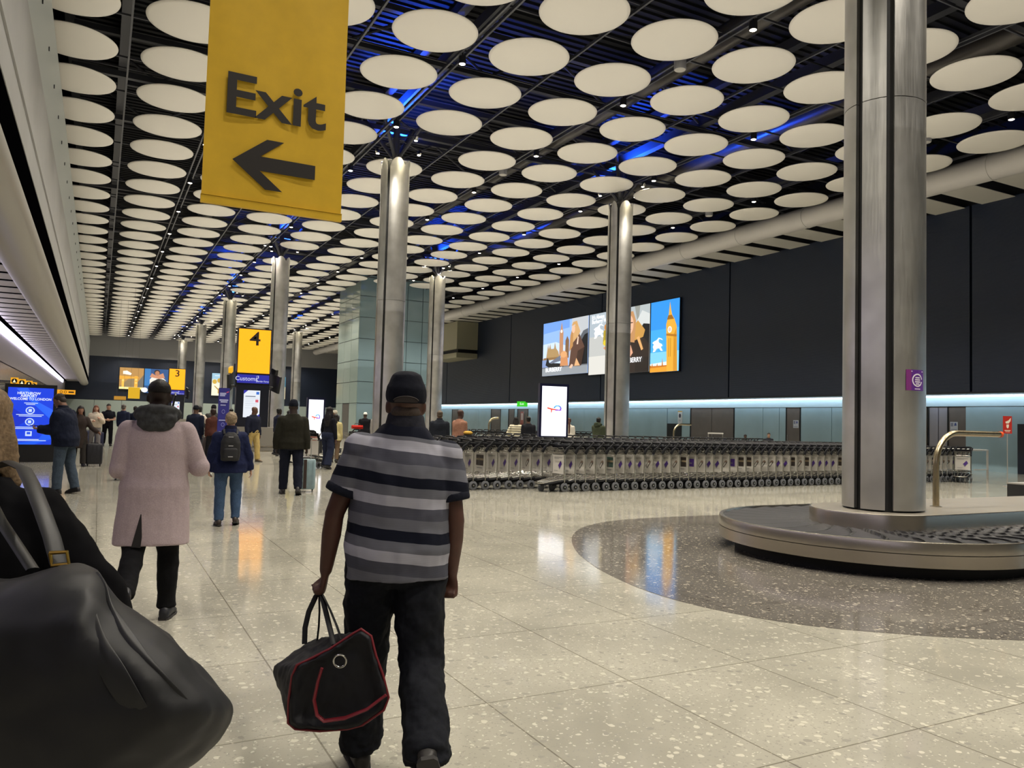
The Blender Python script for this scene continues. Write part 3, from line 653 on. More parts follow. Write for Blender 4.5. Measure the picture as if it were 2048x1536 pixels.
# ---------------------------------------------------------------- signs, screens, billboards
X_, Y_, Z_ = Vector((1, 0, 0)), Vector((0, 1, 0)), Vector((0, 0, 1))
YEL = '#f5a60a'
# hanging exit banner across the hall
ey = 5.5; ex0, ex1, ez0, ez1 = .535, 1.47, 2.9, 4.75
t = thing('exit_sign', 'big yellow hanging exit banner with black arrow pointing left', 'sign', ((ex0+ex1)/2, ey, ez0))
wd = ex1-ex0; mb = MB(); n = 12; m = 14
BAN = mat('banner yellow', '#d4ac2a', .55, spec=.3, noise=.05, nscale=8)
g = [[Vector((-wd/2+wd*i/n, .006*math.sin(i*.9)*math.sin(j*.5), .05+(ez1-ez0-.05)*j/m)) for i in range(n+1)] for j in range(m+1)]
vs = [p for r in g for p in r]+[p+Vector((0, .012, 0)) for r in g for p in r]; K = (n+1)*(m+1); fs = []
for j in range(m):
    for i in range(n): a = j*(n+1)+i; fs.append((a, a+1, a+n+2, a+n+1)); fs.append((K+a, K+a+n+1, K+a+n+2, K+a+1))
for j in range(m): a = j*(n+1); fs += [(a, a+n+1, K+a+n+1, K+a), (a+n, K+a+n, K+a+2*n+1, a+2*n+1)]
mb.add(vs, fs); mb.build('banner', BAN, t)
mb = MB(); mb.span((-wd/2-.004, -.012, 0), (wd/2+.004, .02, .05)); mb.span((-wd/2-.004, -.016, .052), (wd/2+.004, .02, .056)); mb.build('bottom_rail', BAN, t, smooth=False)
SB = mat('sign black', '#1f1a16', .5)
mb = MB(); text(mb, 'Exit', .395, (-.018, -.012, .752), X_, Z_, SB, .002, .018, wd=1.12); mb.build('lettering', None, t, smooth=False)
mb = MB(); A = [(-.25, .325), (.005, .47), (.125, .468), (-.045, .365), (.30, .365), (.30, .272), (-.045, .272), (.135, .155), (.0, .155)]
A = [(-.255, .318), (-.035, .47), (.08, .47), (-.075, .362), (.30, .362), (.30, .274), (-.075, .274), (.08, .166), (-.035, .166)]
mb.poly([(x, -.012, z) for x, z in [(px_-.03, .318+(pz_-.318)*1.14) for px_, pz_ in A]], (0, 1, 0), .001, SB); mb.build('arrow', None, t, smooth=False)
mb = MB()
for x in (-.36, .36): mb.cyl((x, .0, ez1-ez0), (x, .0, 11.3-ez0), .008, 6)
mb.build('hanging_wire', CHROME, t)

# baggage belt number totems
def totem(num, x, y, w, ztop, lab, px_scale=1.0, side=True):
    t = thing('belt_number_totem', lab, 'totem', (x, y, 0)); h = w/2
    BK = mat('totem navy', '#0d1120', .35)
    mb = MB(); mb.span((-h*1.25, -.1, .03), (h*1.45, .75, 1.02)); mb.build('base_cabinet', mat('cabinet grey', '#86827c', .4, metal=.3), t, smooth=False)
    mb = MB(); mb.span((-h*1.2, -.08, 0), (h*1.4, .7, .18)); mb.span((-h*1.26, -.13, .2), (h*1.46, -.1, .235)); mb.build('kick_plate', STEEL2, t, smooth=False)
    mb = MB(); mb.span((-h*.98, 0, 1.02), (h*1.02, .28, ztop-1.86)); mb.build('body', BK, t, smooth=False)
    mb = MB(); mb.span((-h*1.02, -.03, ztop-1.93), (h*1.04, .31, ztop+.02)); mb.build('sign_box', BK, t, smooth=False)
    mb = MB(); mb.add([(-h*.97, -.034, ztop-1.88), (h*.99, -.034, ztop-1.88), (h*.99, -.034, ztop-.03), (-h*.97, -.034, ztop-.03)], [(0, 1, 2, 3)], glow('#ffa504', 1.45))
    face = mb.build('yellow_face', None, t, smooth=False)
    mb = MB(); text(mb, num, .82, (0.02, -.036, ztop-.45), X_, Z_, SB, .002, .010, wd=1.12); mb.build('number', None, face, smooth=False)
    mb = MB(); z1 = ztop-1.95; mb.add([(-h*.97, -.034, z1-.36), (h*.99, -.034, z1-.36), (h*.99, -.034, z1), (-h*.97, -.034, z1)], [(0, 1, 2, 3)], glow('#1c22a8', .9))
    mb.span((-h*1.0, -.033, z1-.38), (h*1.02, .28, z1+.01), BK)
    WL = glow('#dfe4ff', .9); text(mb, 'Customs', .25, (-h*.40, -.037, z1-.18), X_, Z_, WL, .002, .004); text(mb, '3', .17, (h*.30, -.037, z1-.10), X_, Z_, WL, .002, .01); text(mb, 'Border Force', .10, (h*.60, -.037, z1-.27), X_, Z_, WL, .002, .01, wd=.9)
    mb.add([(h*.2, -.036, z1-.32), (h*.215, -.036, z1-.32), (h*.215, -.036, z1-.04), (h*.2, -.036, z1-.04)], [(0, 1, 2, 3)], WL)
    mb.build('customs_strip', None, t, smooth=False)
    sx0, sx1, sz0, sz1 = -h*.52, h*.48, 1.42, 2.56
    mb, fin = picture('screen', t, (sx0, -.003, sz0), X_, Z_, sx1-sx0, sz1-sz0, [('#e9eef6', rect(0, 0, 1, 1)), ('#2a2bb0', [(0, .86), (.26, 1), (0, 1)]), ('#2a2bb0', [(.7, 0), (1, 0), (1, .13)]), ('#2f6fd0', rect(.76, .85, .94, .95)), ('#5a6478', rect(.1, .76, .72, .79)), ('#c8ced8', rect(.1, .7, .9, .712)), ('#c8ced8', rect(.1, .63, .62, .642)), ('#d7546a', [(.72, .56), (.9, .56), (.9, .66), (.72, .66)]), ('#c8ced8', rect(.1, .57, .6, .582)), ('#b9c0cc', rect(.1, .5, .85, .512)), ('#c8ced8', rect(.1, .43, .85, .442)), ('#c8ced8', rect(.1, .34, .7, .352))], 1.0); fin()
    # flight displays cantilevered on both flanks
    if side:
        for s in (-1, 1):
            mb = MB(); M = Euler((R(0), R(s*14), R(s*-72))).to_matrix()
            mb.box((s*h*1.34, .1, ztop-2.25), (1.0, .09, .72), BLACK, M); q = mb.build('flight_display', None, t, smooth=False)
            mb = MB(); mb.box((s*h*1.34, .1, ztop-1.78), (.42, .12, .24), glow('#f0b010', 1.0) if s < 0 else BLACK, M); mb.build('display_header', None, q, smooth=False)
            mb = MB(); mb.cyl((s*h*.9, .14, ztop-2.45), (s*h*1.3, .1, ztop-2.45), .05, 8); mb.build('arm', BLACK, t)
    return t
totem('4', 5.72, 34.4, 1.33, 5.17, 'tall totem with a glowing yellow sign bearing the number 4')
totem('3', 6.1, 76, 1.33, 5.5, 'far totem with a glowing yellow sign bearing the number 3')

# white advertising screen behind the trolleys
def ad_screen(px, d, wd, z0, z1, lab, y_turn=0.):
    p = at(px, 850, d); t = thing('advert_screen', lab, 'screen', (p.x, p.y, 0), y_turn)
    mb = MB(); mb.span((-wd/2-.07, 0, z0-.1), (wd/2+.07, .16, z1+.08)); mb.build('casing', mat('screen casing', '#0e1030', .3), t, smooth=False)
    mb = MB(); mb.span((-wd/2-.02, .03, 0), (wd/2+.02, .13, z0-.1)); mb.build('pedestal', BLACK, t, smooth=False)
    N = 14; arc = [(.62+.15*math.cos(a), .56+.062*math.sin(a)) for a in [PI*1.0-PI*1.35*i/N for i in range(N+1)]]
    th = lambda q, k: (.62+(q[0]-.62)*k, .56+(q[1]-.56)*k)
    sh = [('#f7f8ff', rect(0, 0, 1, 1)), ('#d8402a', [(.2, .56), (.24, .575), (.42, .552), (.66, .535), (.66, .515), (.40, .525), (.24, .545)]), ('#d8402a', [(.36, .545), (.42, .54), (.4, .47), (.37, .47)])]
    for i in range(N):
        c = ['#2f7fd6', '#1f98d8', '#1fa0d0', '#2a80c8', '#4a5ac0', '#6a40c0', '#8a35b0'][min(6, i//2)]
        sh.append((c, [arc[i], arc[i+1], th(arc[i+1], .62), th(arc[i], .62)]))
    sh.append(('#7a3ac0', [(.52, .532), (.74, .532), (.78, .515), (.5, .51)]))
    mb, fin = picture('screen', t, (-wd/2, -.001, z0), X_, Z_, wd, z1-z0, sh, 1.6); fin()
    return t
ad_screen(1107.5, 24.3, .83, 1.12, 2.66, 'bright white upright screen with a red and blue emblem behind the trolleys', R(-8))
ad_screen(631, 33, .62, .62, 2.24, 'smaller white upright screen with emblem beside the slim column', 0)

# blue welcome screen at the left
t = thing('welcome_screen', 'glowing blue upright welcome screen at the left wall', 'screen', (-1.72, 26.3, 0), R(4))
w_ = 1.12; z0, z1 = .5, 2.12
mb = MB(); mb.span((-w_/2-.08, 0, 0), (w_/2+.08, .2, z1+.1)); mb.build('casing', BLACK, t, smooth=False)
sh = [('#0f3fe0', rect(0, 0, 1, 1)), ('#1a5cf0', [(0, .0), (.62, 0), (1, .4), (1, .1), (.3, 0)]), ('#2a66f6', [(.18, .98), (.42, 1), (1, .42), (1, .62), (.3, .9)]), ('#0a2fc8', [(0, .2), (.5, .45), (0, .7)])]
for y, x0, x1, hh_ in ((.525, .2, .8, .006), (.50, .26, .76, .006), (.305, .2, .82, .006), (.28, .1, .9, .006), (.09, .24, .72, .006), (.07, .12, .88, .006), (.73, .36, .66, .006), (.705, .4, .6, .006)): sh.append(('#cfe0ff', rect(x0, y-hh_, x1, y+hh_)))
for cy in (.6, .4): sh += [('#cfe0ff', oval(.5, cy, .1, .065)), ('#1a4ee8', oval(.5, cy, .075, .049)), ('#cfe0ff', rect(.465, cy-.025, .535, cy+.025))]
sh += [('#cfe0ff', rect(.42, .15, .56, .235)), ('#1a4ee8', rect(.45, .18, .53, .222))]
mb, fin = picture('screen', t, (-w_/2, -.002, z0), X_, Z_, w_, z1-z0, sh, 1.05)
WL = glow('#eaf2ff', 1.1); text(mb, 'WELCOME TO LONDON', .095, (0, -.05, z0+.8*(z1-z0)), X_, Z_, WL, .03, .02, wd=.95); text(mb, 'HEATHROW', .10, (-.05, -.05, z0+.9*(z1-z0)), X_, Z_, WL, .03, .02); text(mb, 'AIRPORT', .10, (-.05, -.05, z0+.865*(z1-z0)-.02), X_, Z_, WL, .03, .02); fin()
# slim blue information post
p = at(446, 840, 24.0); t = thing('information_post', 'slim upright purple blue information post behind the backpack wearer', 'sign', (p.x, p.y, 0), R(-10))
mb = MB(); mb.span((-.16, 0, 0.05), (.16, .1, 2.32)); mb.span((-.22, -.1, 0), (.22, .2, .05)); mb.build('post', mat('post indigo', '#2b2a7c', .4), t, smooth=False)
sh = [('#2c2c86', rect(0, 0, 1, 1))]
for y, x0, x1, h_ in ((.93, .1, .7, .012), (.905, .1, .6, .012), (.84, .08, .92, .010), (.815, .2, .85, .010), (.77, .2, .7, .008), (.56, .1, .9, .007), (.4, .15, .85, .007)): sh.append(('#a9aede', rect(x0, y-h_, x1, y+h_)))
for cy in (.68, .5): sh += [('#8b90d0', oval(.5, cy, .16, .03)), ('#2c2c86', oval(.5, cy, .12, .022))]
sh.append(('#d05070', [(.7, .95), (.95, .965), (.95, .95), (.75, .94)]))
mb, fin = picture('printed_face', t, (-.15, -.002, .1), X_, Z_, .3, 2.2, sh, 1.0, lit=False); fin()

# billboards on the dark right wall; u runs along -y so that the artwork reads from the hall
NY = Vector((0, -1, 0))
def billboard(y0, y1, z0, z1, shapes, lab, texts=(), k=1.35):
    t = thing('billboard', lab, 'billboard', (WALL_X-.012, y0, z0), 0, 'lit billboards on the dark wall')
    mb = MB(); mb.span((-.14, y1-y0, 0), (0, 0, z1-z0)); mb.build('light_box', BLACK, t, smooth=False)
    mb, fin = picture('poster', t, (-.141, 0, .03), NY, Z_, y0-y1, z1-z0-.06, shapes, k)
    for s, size, x, y, c, wd in texts: text(mb, s, size, Vector((-.141-.09, -(y0-y1)*x, (z1-z0)*y)), NY, Z_, glow(c, k), .0, .02, 'LEFT', wd)
    fin(); return t
def knight(cx, cy, s, c='#ffffff', ax=1.0):
    P = [(-.5, .55), (-.2, .62), (.0, .75), (.25, .95), (.75, .78), (.95, .55), (.6, .72), (.3, .78), (.2, .5), (.35, .25), (.75, .1), (.9, -.15), (.6, -.25), (.95, -.8), (.6, -.75), (.35, -.4), (-.1, -.45), (-.35, -.8), (-.75, -.85), (-.6, -.5), (-.75, -.15), (-.55, .15), (-.85, .35)]
    return (c, [(cx+x*s*ax, cy+y*s) for x, y in P])
bz0, bz1 = 5.02, 9.32
# left: woman seated on a parapet, old parliament tower behind
sh = [('#8fb2ea', rect(0, 0, 1, 1)), ('#c4d6f2', [(0, .25), (.5, .2), (.6, .5), (.3, .62), (0, .6)]), ('#6f9be0', [(0, .8), (.6, .85), (.6, 1), (0, 1)]),
 ('#a98a5c', [(0, .32), (.08, .33), (.12, .6), (.14, .5), (.17, .6), (.19, .5), (.26, .5), (.28, .62), (.31, .5), (.36, .44), (.4, .3), (0, .28)]), ('#8a6a44', [(.02, .34), (.38, .34), (.38, .30), (.02, .30)]),
 ('#b78663', [(.385, .34), (.385, .78), (.41, .86), (.43, .97), (.45, .86), (.47, .78), (.47, .34)]), ('#e8e6dc', oval(.428, .8, .022, .03)), ('#7b5c40', [(.52, .3), (.52, .62), (.56, .7), (.6, .62), (.6, .3)]),
 ('#b8bcc0', [(.6, .12), (.66, 1), (1, 1), (1, .12)]), ('#5a5f66', [(.8, .12), (.8, .6), (.9, .75), (1, .78), (1, .12)]), ('#15171b', [(.86, .12), (.86, .58), (.93, .68), (1, .7), (1, .12)]),
 ('#8f9499', rect(0, 0, 1, .14)), ('#6c6f74', rect(0, .14, 1, .16)), ('#7f93bd', rect(0, .16, .16, .3)),
 ('#16181c', [(.08, .2), (.12, .34), (.15, .3), (.17, .24), (.36, .22), (.5, .2), (.5, .15), (.15, .16)]), ('#6b7180', [(.17, .24), (.42, .36), (.44, .26), (.22, .22)]),
 ('#c88a5c', [(.42, .16), (.44, .4), (.5, .44), (.58, .34), (.6, .16)]), ('#d9a06c', oval(.5, .37, .07, .06)),
 ('#5b4034', [(.62, .14), (.66, .5), (.72, .72), (.82, .72), (.94, .46), (.9, .3), (.86, .13)]), ('#3d2a22', [(.76, .14), (.8, .4), (.94, .46), (.88, .14)]),
 ('#caa06c', [(.64, .5), (.7, .82), (.78, .92), (.85, .74), (.8, .66), (.72, .58)]), ('#b58550', [(.62, .4), (.64, .7), (.7, .88), (.7, .5)]), ('#e2b698', oval(.705, .8, .035, .07)), ('#c89a60', [(.66, .86), (.7, .93), (.78, .94), (.8, .82), (.74, .88)]),
 ('#e8c8b0', [(.78, .52), (.8, .66), (.82, .65), (.81, .52)]), ('#d8a878', [(.74, .14), (.78, .28), (.86, .14)]), ('#dfb79c', [(.63, .12), (.68, .18), (.72, .16), (.68, .1)])]
billboard(53.0, 46.6, bz0+.12, 9.3, sh, 'wide lit billboard of a woman seated on a parapet before old towers', (('BURBERRY', .44, .09, .11, '#ffffff', 1.15),))
# narrow pale panel
sh = [('#b9bab6', rect(0, 0, 1, 1)), ('#a7b2ba', rect(0, .62, 1, 1)), ('#d2d0c8', rect(0, 0, 1, .3)), knight(.32, .70, .13, '#ffffff', 1.5), ('#a8902c', [(.48, .48), (.5, .7), (.62, .72), (.68, .5)]), ('#d8c030', oval(.58, .5, .09, .05)), ('#c9823c', oval(.62, .75, .1, .06)), ('#c98a5e', [(.5, .42), (.62, .46), (.9, .34), (.8, .26)])]
billboard(46.5, 42.9, bz0-.05, 9.3, sh, 'narrow pale lit billboard of a hand holding a golden bottle', (("It's Always", .40, .12, .93, '#ffffff', .9), ('Burberry Weather', .40, .12, .86, '#ffffff', .9)))
# hooded woman panel, then the tower panel
sh = [('#aab2b4', rect(0, 0, 1, 1)), ('#7fb2ea', [(0, .8), (.2, 1), (0, 1)]), ('#8d8f88', [(.5, 1), (.62, .7), (.68, 1)]), ('#c9cdcb', [(.55, .4), (.55, .75), (.75, .92), (1, .85), (1, .4)]), ('#14161a', [(.66, .3), (.66, .62), (.8, .72), (1, .7), (1, .3)]), ('#2e241f', [(0, 0), (.1, .42), (.5, .55), (.85, .5), (1, .4), (1, 0)]), ('#241c19', rect(.55, 0, 1, .22)), ('#c09048', [(.2, .45), (.3, .62), (.62, .78), (.86, .62), (.8, .52), (.5, .48)]), ('#a97c3c', [(.05, .1), (.12, .5), (.35, .52), (.35, .0)]), ('#b9885a', [(.1, .5), (.14, .82), (.26, .93), (.46, .93), (.56, .78), (.52, .45)]), ('#e0b092', oval(.33, .73, .15, .15)), ('#8a5540', [(.26, .66), (.42, .66), (.34, .635)]), ('#4a3020', rect(.22, .75, .31, .765)), ('#4a3020', rect(.37, .75, .46, .765)), ('#d8a082', [(.18, .2), (.2, .38), (.4, .42), (.48, .3), (.3, .18)]), ('#d8a468', [(.6, .52), (.68, .54), (.82, .34), (.76, .32)])]
billboard(42.8, 39.6, bz0-.1, 9.3, sh, 'lit billboard of a hooded long haired woman, half behind the column', (('BURBERRY', .44, .1, .19, '#ffffff', 1.05),))
sh = [('#3fa3e6', rect(0, 0, 1, 1)), ('#2f8ee0', rect(0, .6, 1, 1)), ('#7cc6ee', rect(0, 0, 1, .28)), ('#d9e6e4', [(0, .08), (.6, .08), (.6, .14), (0, .12)]), ('#c07020', [(0, 0), (0, .1), (.06, .09), (.08, .14), (.1, .09), (.24, .09), (.26, .13), (.28, .09), (.42, .09), (.44, .2), (.47, .09), (.6, .09), (.6, 0)]), ('#e0982c', [(0, 0), (0, .06), (.6, .07), (.6, 0)]),
 ('#e0a436', [(.6, 0), (.57, .5), (.56, .66), (.6, .72), (.64, .78), (.66, .86), (.68, .97), (.72, .86), (.76, .78), (.84, .72), (.92, .62), (.93, .5), (.96, 0)]), ('#c98a24', [(.82, 0), (.82, .5), (.92, .6), (.96, 0)]), ('#a86c1c', [(.57, .5), (.57, .53), (.93, .5), (.93, .47)]), ('#f4efe2', oval(.69, .58, .07, .045)), ('#e9b8a0', oval(.69, .58, .05, .032)), ('#b07a20', rect(.66, .2, .68, .46)), ('#b07a20', rect(.72, .2, .74, .46)), ('#b07a20', rect(.87, .2, .885, .44)), ('#8f5f18', [(.6, .72), (.64, .78), (.76, .78), (.84, .72)]), knight(.27, .38, .11, '#ffffff', 1.9)]
billboard(39.5, 36.75, bz0-.18, 9.3, sh, 'lit billboard of a golden clock tower against blue sky', ())
# far end billboards: artwork faces the hall (-y)
def far_board(x0, x1, z0, z1, sh, lab):
    t = thing('billboard', lab, 'billboard', (x0, HALL_Y1-.02, z0), 0, 'lit billboards on the far wall')
    mb = MB(); mb.span((-.03, -.16, -.03), (x1-x0+.03, 0, z1-z0+.03)); mb.build('light_box', BLACK, t, smooth=False)
    mb, fin = picture('poster', t, (0, -.17, 0), X_, Z_, x1-x0, z1-z0, sh, 1.15); fin()
fz0, fz1 = 4.45, 7.2
far_board(2.2, 5.0, fz0, fz1, [('#b98a4a', rect(0, 0, 1, 1)), ('#8f7a58', [(.0, .1), (.5, .6), (1, .2), (1, 0), (0, 0)]), ('#6f6a60', [(.6, .1), (1, .7), (1, .1)]), ('#f0b040', rect(.62, .05, .76, .62)), ('#f4c050', rect(.1, .05, .2, .55)), ('#ffe9a0', rect(0, 0, 1, .1)), ('#e8a838', [(0, .45), (.8, .52), (.8, .58), (0, .62)]), ('#fff6e6', [(.14, .7), (.46, .66), (.5, .74), (.3, .86), (.14, .84)]), ('#ffd070', oval(.69, .3, .05, .04)), ('#ffd070', oval(.69, .45, .05, .04)), ('#ffd070', oval(.15, .4, .05, .04))], 'far billboard of a golden lit bridge at the left end')
far_board(5.1, 7.9, fz0-.4, fz1, [('#1f4f86', rect(0, 0, 1, 1)), ('#2f78b8', rect(0, .3, .25, 1)), ('#e6e2d6', [(.25, .0), (.22, .55), (.35, .72), (.65, .74), (.9, .55), (.95, 0)]), ('#c98a68', [(.22, .66), (.3, .82), (.5, .72), (.78, .84), (.86, .64), (.6, .6)]), ('#2a1c16', oval(.52, .86, .13, .11)), ('#b57a58', oval(.53, .82, .095, .1)), ('#c9c2b0', rect(.5, .1, .53, .6)), ('#f4f4f0', oval(.02, .12, .14, .1))], 'far billboard of a person in a white padded coat')
far_board(7.95, 9.35, fz0, fz1, [('#4a9ad8', rect(0, 0, 1, 1)), ('#8cc0e6', rect(0, 0, 1, .3))], 'far billboard of plain blue sky beside the number 3 totem')
far_board(11.1, 12.2, fz0-.35, fz1-.1, [('#d98a68', rect(0, 0, 1, 1)), ('#7a3c28', [(0, .5), (.3, .78), (.8, .7), (1, .5), (1, 1), (0, 1)]), ('#d58c68', oval(.52, .52, .42, .24)), ('#fff4ee', [(.3, .42), (.75, .46), (.6, .36), (.4, .36)]), ('#5a2818', rect(.22, .56, .42, .575)), ('#5a2818', rect(.62, .6, .82, .615)), ('#f6ece0', rect(0, 0, 1, .22)), ('#d8b060', oval(.5, .1, .06, .05))], 'far billboard of a laughing face')
far_board(13.3, 15.1, fz0-.4, fz1-.15, [('#f0ecd0', rect(0, 0, 1, 1)), ('#9cc4d8', rect(0, .72, 1, 1)), ('#d2dcd0', rect(0, .55, 1, .74)), ('#cfa83c', oval(.2, .62, .16, .1)), ('#c9a030', oval(.52, .68, .14, .1)), ('#cfa83c', oval(.78, .5, .13, .08)), ('#b08a28', [(.2, .45), (.48, .3), (.78, .42), (.8, .38), (.5, .22), (.18, .42)]), ('#c49a30', rect(.44, .1, .56, .28)), ('#ffffff', rect(.2, .88, .6, .9))], 'far billboard of golden perfume bottles on cream')
far_board(21.6, 23.0, fz0-.55, fz1-.2, [('#e8d8b0', rect(0, 0, 1, 1)), ('#3a8aa8', rect(0, .55, 1, 1)), ('#c98a4c', oval(.5, .5, .3, .2)), ('#fff4e0', oval(.3, .2, .2, .12)), ('#1a2a4a', rect(0, .9, .4, 1))], 'far billboard in teal and cream seen between columns')
far_board(23.9, 25.0, fz0-.5, fz1-.2, [('#5a90d0', rect(0, 0, 1, 1)), ('#f2c890', rect(.6, 0, 1, 1)), ('#e8eef6', rect(0, 0, .6, .3))], 'narrow far billboard in blue and orange')

# small yellow hanging signs
def hang_sign(name, px, py, d, wd, ht, lab, mark='', col='#f2b020', k=1.0, th=.16, zt=5.1, rz=0., wall=False):
    p = at(px, py, d); t = thing(name, lab, 'sign', p, rz)
    mb = MB(); mb.box((0, 0, 0), (wd, th, ht), glow(col, k) if k else mat('sign '+col, col, .5)); mb.build('sign_box', None, t, smooth=False)
    if mark:
        mb = MB(); yy = -th/2-.002
        if mark == 'dots':
            for x in (-.12, .06):
                mb.add([(x*wd+ht*.3*math.cos(a), yy, ht*.3*math.sin(a)) for a in [2*PI*i/14 for i in range(14)]], [tuple(range(14))], SB); mb.add([(x*wd+ht*.2*math.cos(a), yy-.002, ht*.2*math.sin(a)) for a in [2*PI*i/14 for i in range(14)]], [tuple(range(14))], glow(col, k))
            mb.add([(-.42*wd, yy, 0), (-.34*wd, yy, -.08), (-.34*wd, yy, .08)], [(0, 1, 2)], SB); mb.add([(.2*wd, yy, -.03), (.44*wd, yy, -.03), (.44*wd, yy, .03), (.2*wd, yy, .03)], [(0, 1, 2, 3)], SB)
        elif mark == 'drop':
            mb.add([(ht*.36*math.cos(a), yy, ht*.36*math.sin(a)) for a in [2*PI*i/16 for i in range(16)]], [tuple(range(16))], SB)
            mb.add([(-.2*ht, yy-.003, -.2*ht), (.2*ht, yy-.003, -.2*ht), (.08*ht, yy-.003, .02*ht), (0, yy-.003, .28*ht), (-.08*ht, yy-.003, .02*ht)], [(0, 1, 2, 3, 4)], glow('#fff2c0', 1.2))
        else: text(mb, mark, ht*.62, (0, yy, 0), X_, Z_, glow('#eaffea', 1.0), .002, .01)
        mb.build('marking', None, t, smooth=False)
    if wall:
        mb = MB(); mb.cyl((-wd*.4, 0, 0), (LEFT_X-p.x-.03, 0, 0), .02, 8); mb.build('bracket', STR, t)
    elif zt:
        mb = MB(); mb.cyl((-wd*.3, 0, ht/2), (-wd*.3, 0, zt-p.z), .005, 6); mb.cyl((wd*.3, 0, ht/2), (wd*.3, 0, zt-p.z), .005, 6); mb.build('hanger', STR, t)
    return t
for i, (px, py, lab) in enumerate(((29, 762, 'leftmost of the four small yellow pictogram signs'), (44, 765, 'second from left of the four small yellow pictogram signs'), (58, 768, 'third from left of the four small yellow pictogram signs'), (67, 771, 'rightmost of the four small yellow pictogram signs'))):
    t = hang_sign('pictogram_sign', px, py, 27+3.5*i, .22+.02*i, .24+.022*i, lab, 'drop', '#f0a818', 1.0, .1, wall=True)
    t['group'] = 'yellow pictogram signs'
hang_sign('direction_sign', 128, 784, 34, .86, .19, 'long low yellow direction sign beyond the blue screen', 'dots', '#f2a41a', 1.0, .12, wall=True)
hang_sign('yellow_box_sign', 268, 786, 60, .8, .85, 'plain yellow box sign hanging left of the pink coat wearer', '', '#e8b414', .9, .2, zt=13.73)
hang_sign('yellow_box_sign', 240, 796, 66, .9, .3, 'low blurred yellow sign left of the hanging yellow box', '', '#c98f22', .8, .2, zt=13.73)
hang_sign('exit_light', 1044.5, 808, 64, .98, .42, 'bright green lit exit sign above the doors in the teal wall', 'Exit', '#35d11e', 1.0, .1, zt=0, rz=R(-62))
# notices on the lower right wall
def notice(y, z, wd, ht, cols, lab):
    t = thing('notice', lab, 'notice', (LOW_X-.03, y, z), 0, 'notices on the teal wall')
    mb = MB(); mb.span((0, -wd/2, -ht/2), (.02, wd/2, ht/2)); mb.build('sheet', WHITE, t, smooth=False)
    mb, fin = picture('print', t, (-.001, wd/2, -ht/2), NY, Z_, wd, ht, cols, 1., lit=False); fin()
notice(39.7, 2.12, .42, .85, [('#d6d9dc', rect(0, 0, 1, 1)), ('#d8a830', rect(0, .93, 1, 1)), ('#39394a', oval(.5, .64, .26, .16)), ('#8c8f98', rect(.2, .3, .8, .33)), ('#8c8f98', rect(.25, .22, .75, .25))], 'white notice with yellow top edge on the teal wall above a dark opening')
notice(30.2, 1.84, .36, .42, [('#cfd3dc', rect(0, 0, 1, 1)), ('#4a5a9a', [(.55, .55), (.9, .6), (.8, .9), (.6, .85)]), ('#8a8fa8', rect(.1, .5, .45, .9)), ('#9a9fb0', rect(.1, .12, .9, .2))], 'small white notice on the brown door left of the big column')
notice(21.4, 1.86, .34, .4, [('#cfd3dc', rect(0, 0, 1, 1)), ('#4a5a9a', [(.55, .55), (.9, .6), (.8, .9), (.6, .85)]), ('#8a8fa8', rect(.1, .5, .45, .9)), ('#9a9fb0', rect(.1, .12, .9, .2))], 'small white notice beside the steel doors right of the big column')
notice(61.0, 1.75, .6, 1.5, [('#b46a60', rect(0, 0, 1, 1)), ('#d8c8c0', rect(.2, .5, .8, .9)), ('#8a3a34', rect(.1, .1, .9, .3))], 'reddish poster on a far door in the teal wall')
p = at(2015, 849, 23.5); t = thing('fire_point_sign', 'red sign with white flame pictogram at the right edge', 'sign', (p.x, p.y, 0), R(-40))
mb = MB(); mb.span((-.12, 0, p.z-.27), (.12, .015, p.z+.25)); mb.build('board', mat('sign red', '#b3261c', .45), t, smooth=False)
mb = MB(); mb.cyl((0, .02, 0), (0, .02, p.z-.2), .015, 8); mb.lathe([(.12, 0), (.12, .02), (.02, .03)], (0, .02, 0), 14); mb.build('post', ALU, t)
mb = MB(); WS = mat('sign ivory', '#e6dccb', .5); Q = lambda pts: mb.add([(x, -.003, p.z+z) for x, z in pts], [tuple(range(len(pts)))], WS)
Q([(-.06, .08), (.02, .12), (.09, .2), (.08, .1), (.03, .03), (-.04, .03)]); Q([(-.03, .0), (.04, .0), (.03, -.09), (.0, -.12), (-.03, -.08)]); Q([(-.08, -.17), (.08, -.17), (.08, -.19), (-.08, -.19)]); Q([(-.06, -.21), (.06, -.21), (.06, -.225), (-.06, -.225)]); mb.build('pictogram', None, t, smooth=False)
# dark opening under the white notice, dark cabinet at the right edge
mb = MB(); mb.span((LOW_X-.03, 39.55, 0), (LOW_X+.02, 41.0, 1.72)); tag(mb.build('wall_opening', mat('opening black', '#10141a', .4), smooth=False), 'dark rectangular opening in the teal wall under the white notice', 'opening')
mb = MB(); mb.span((LOW_X-.5, 16.9, .0), (LOW_X-.02, 18.45, 2.0)); tag(mb.build('cabinet', mat('cabinet navy', '#141a2a', .35), smooth=False), 'dark navy cabinet standing at the extreme right edge', 'cabinet')
# white desk frame before the brown doors
p = at(1431, 868, 33); t = thing('white_desk', 'small white framed desk beyond the trolleys before the brown doors', 'desk', (p.x, p.y, 0), R(-40))
mb = MB(); mb.span((-.31, -.2, 1.26), (.31, .2, 1.31)); mb.build('top', WHITE, t, smooth=False)
for x in (-.29, .29): mb = MB(); mb.span((x-.02, -.02, 0), (x+.02, .02, 1.26)); mb.build('leg', ALU, t, smooth=False)
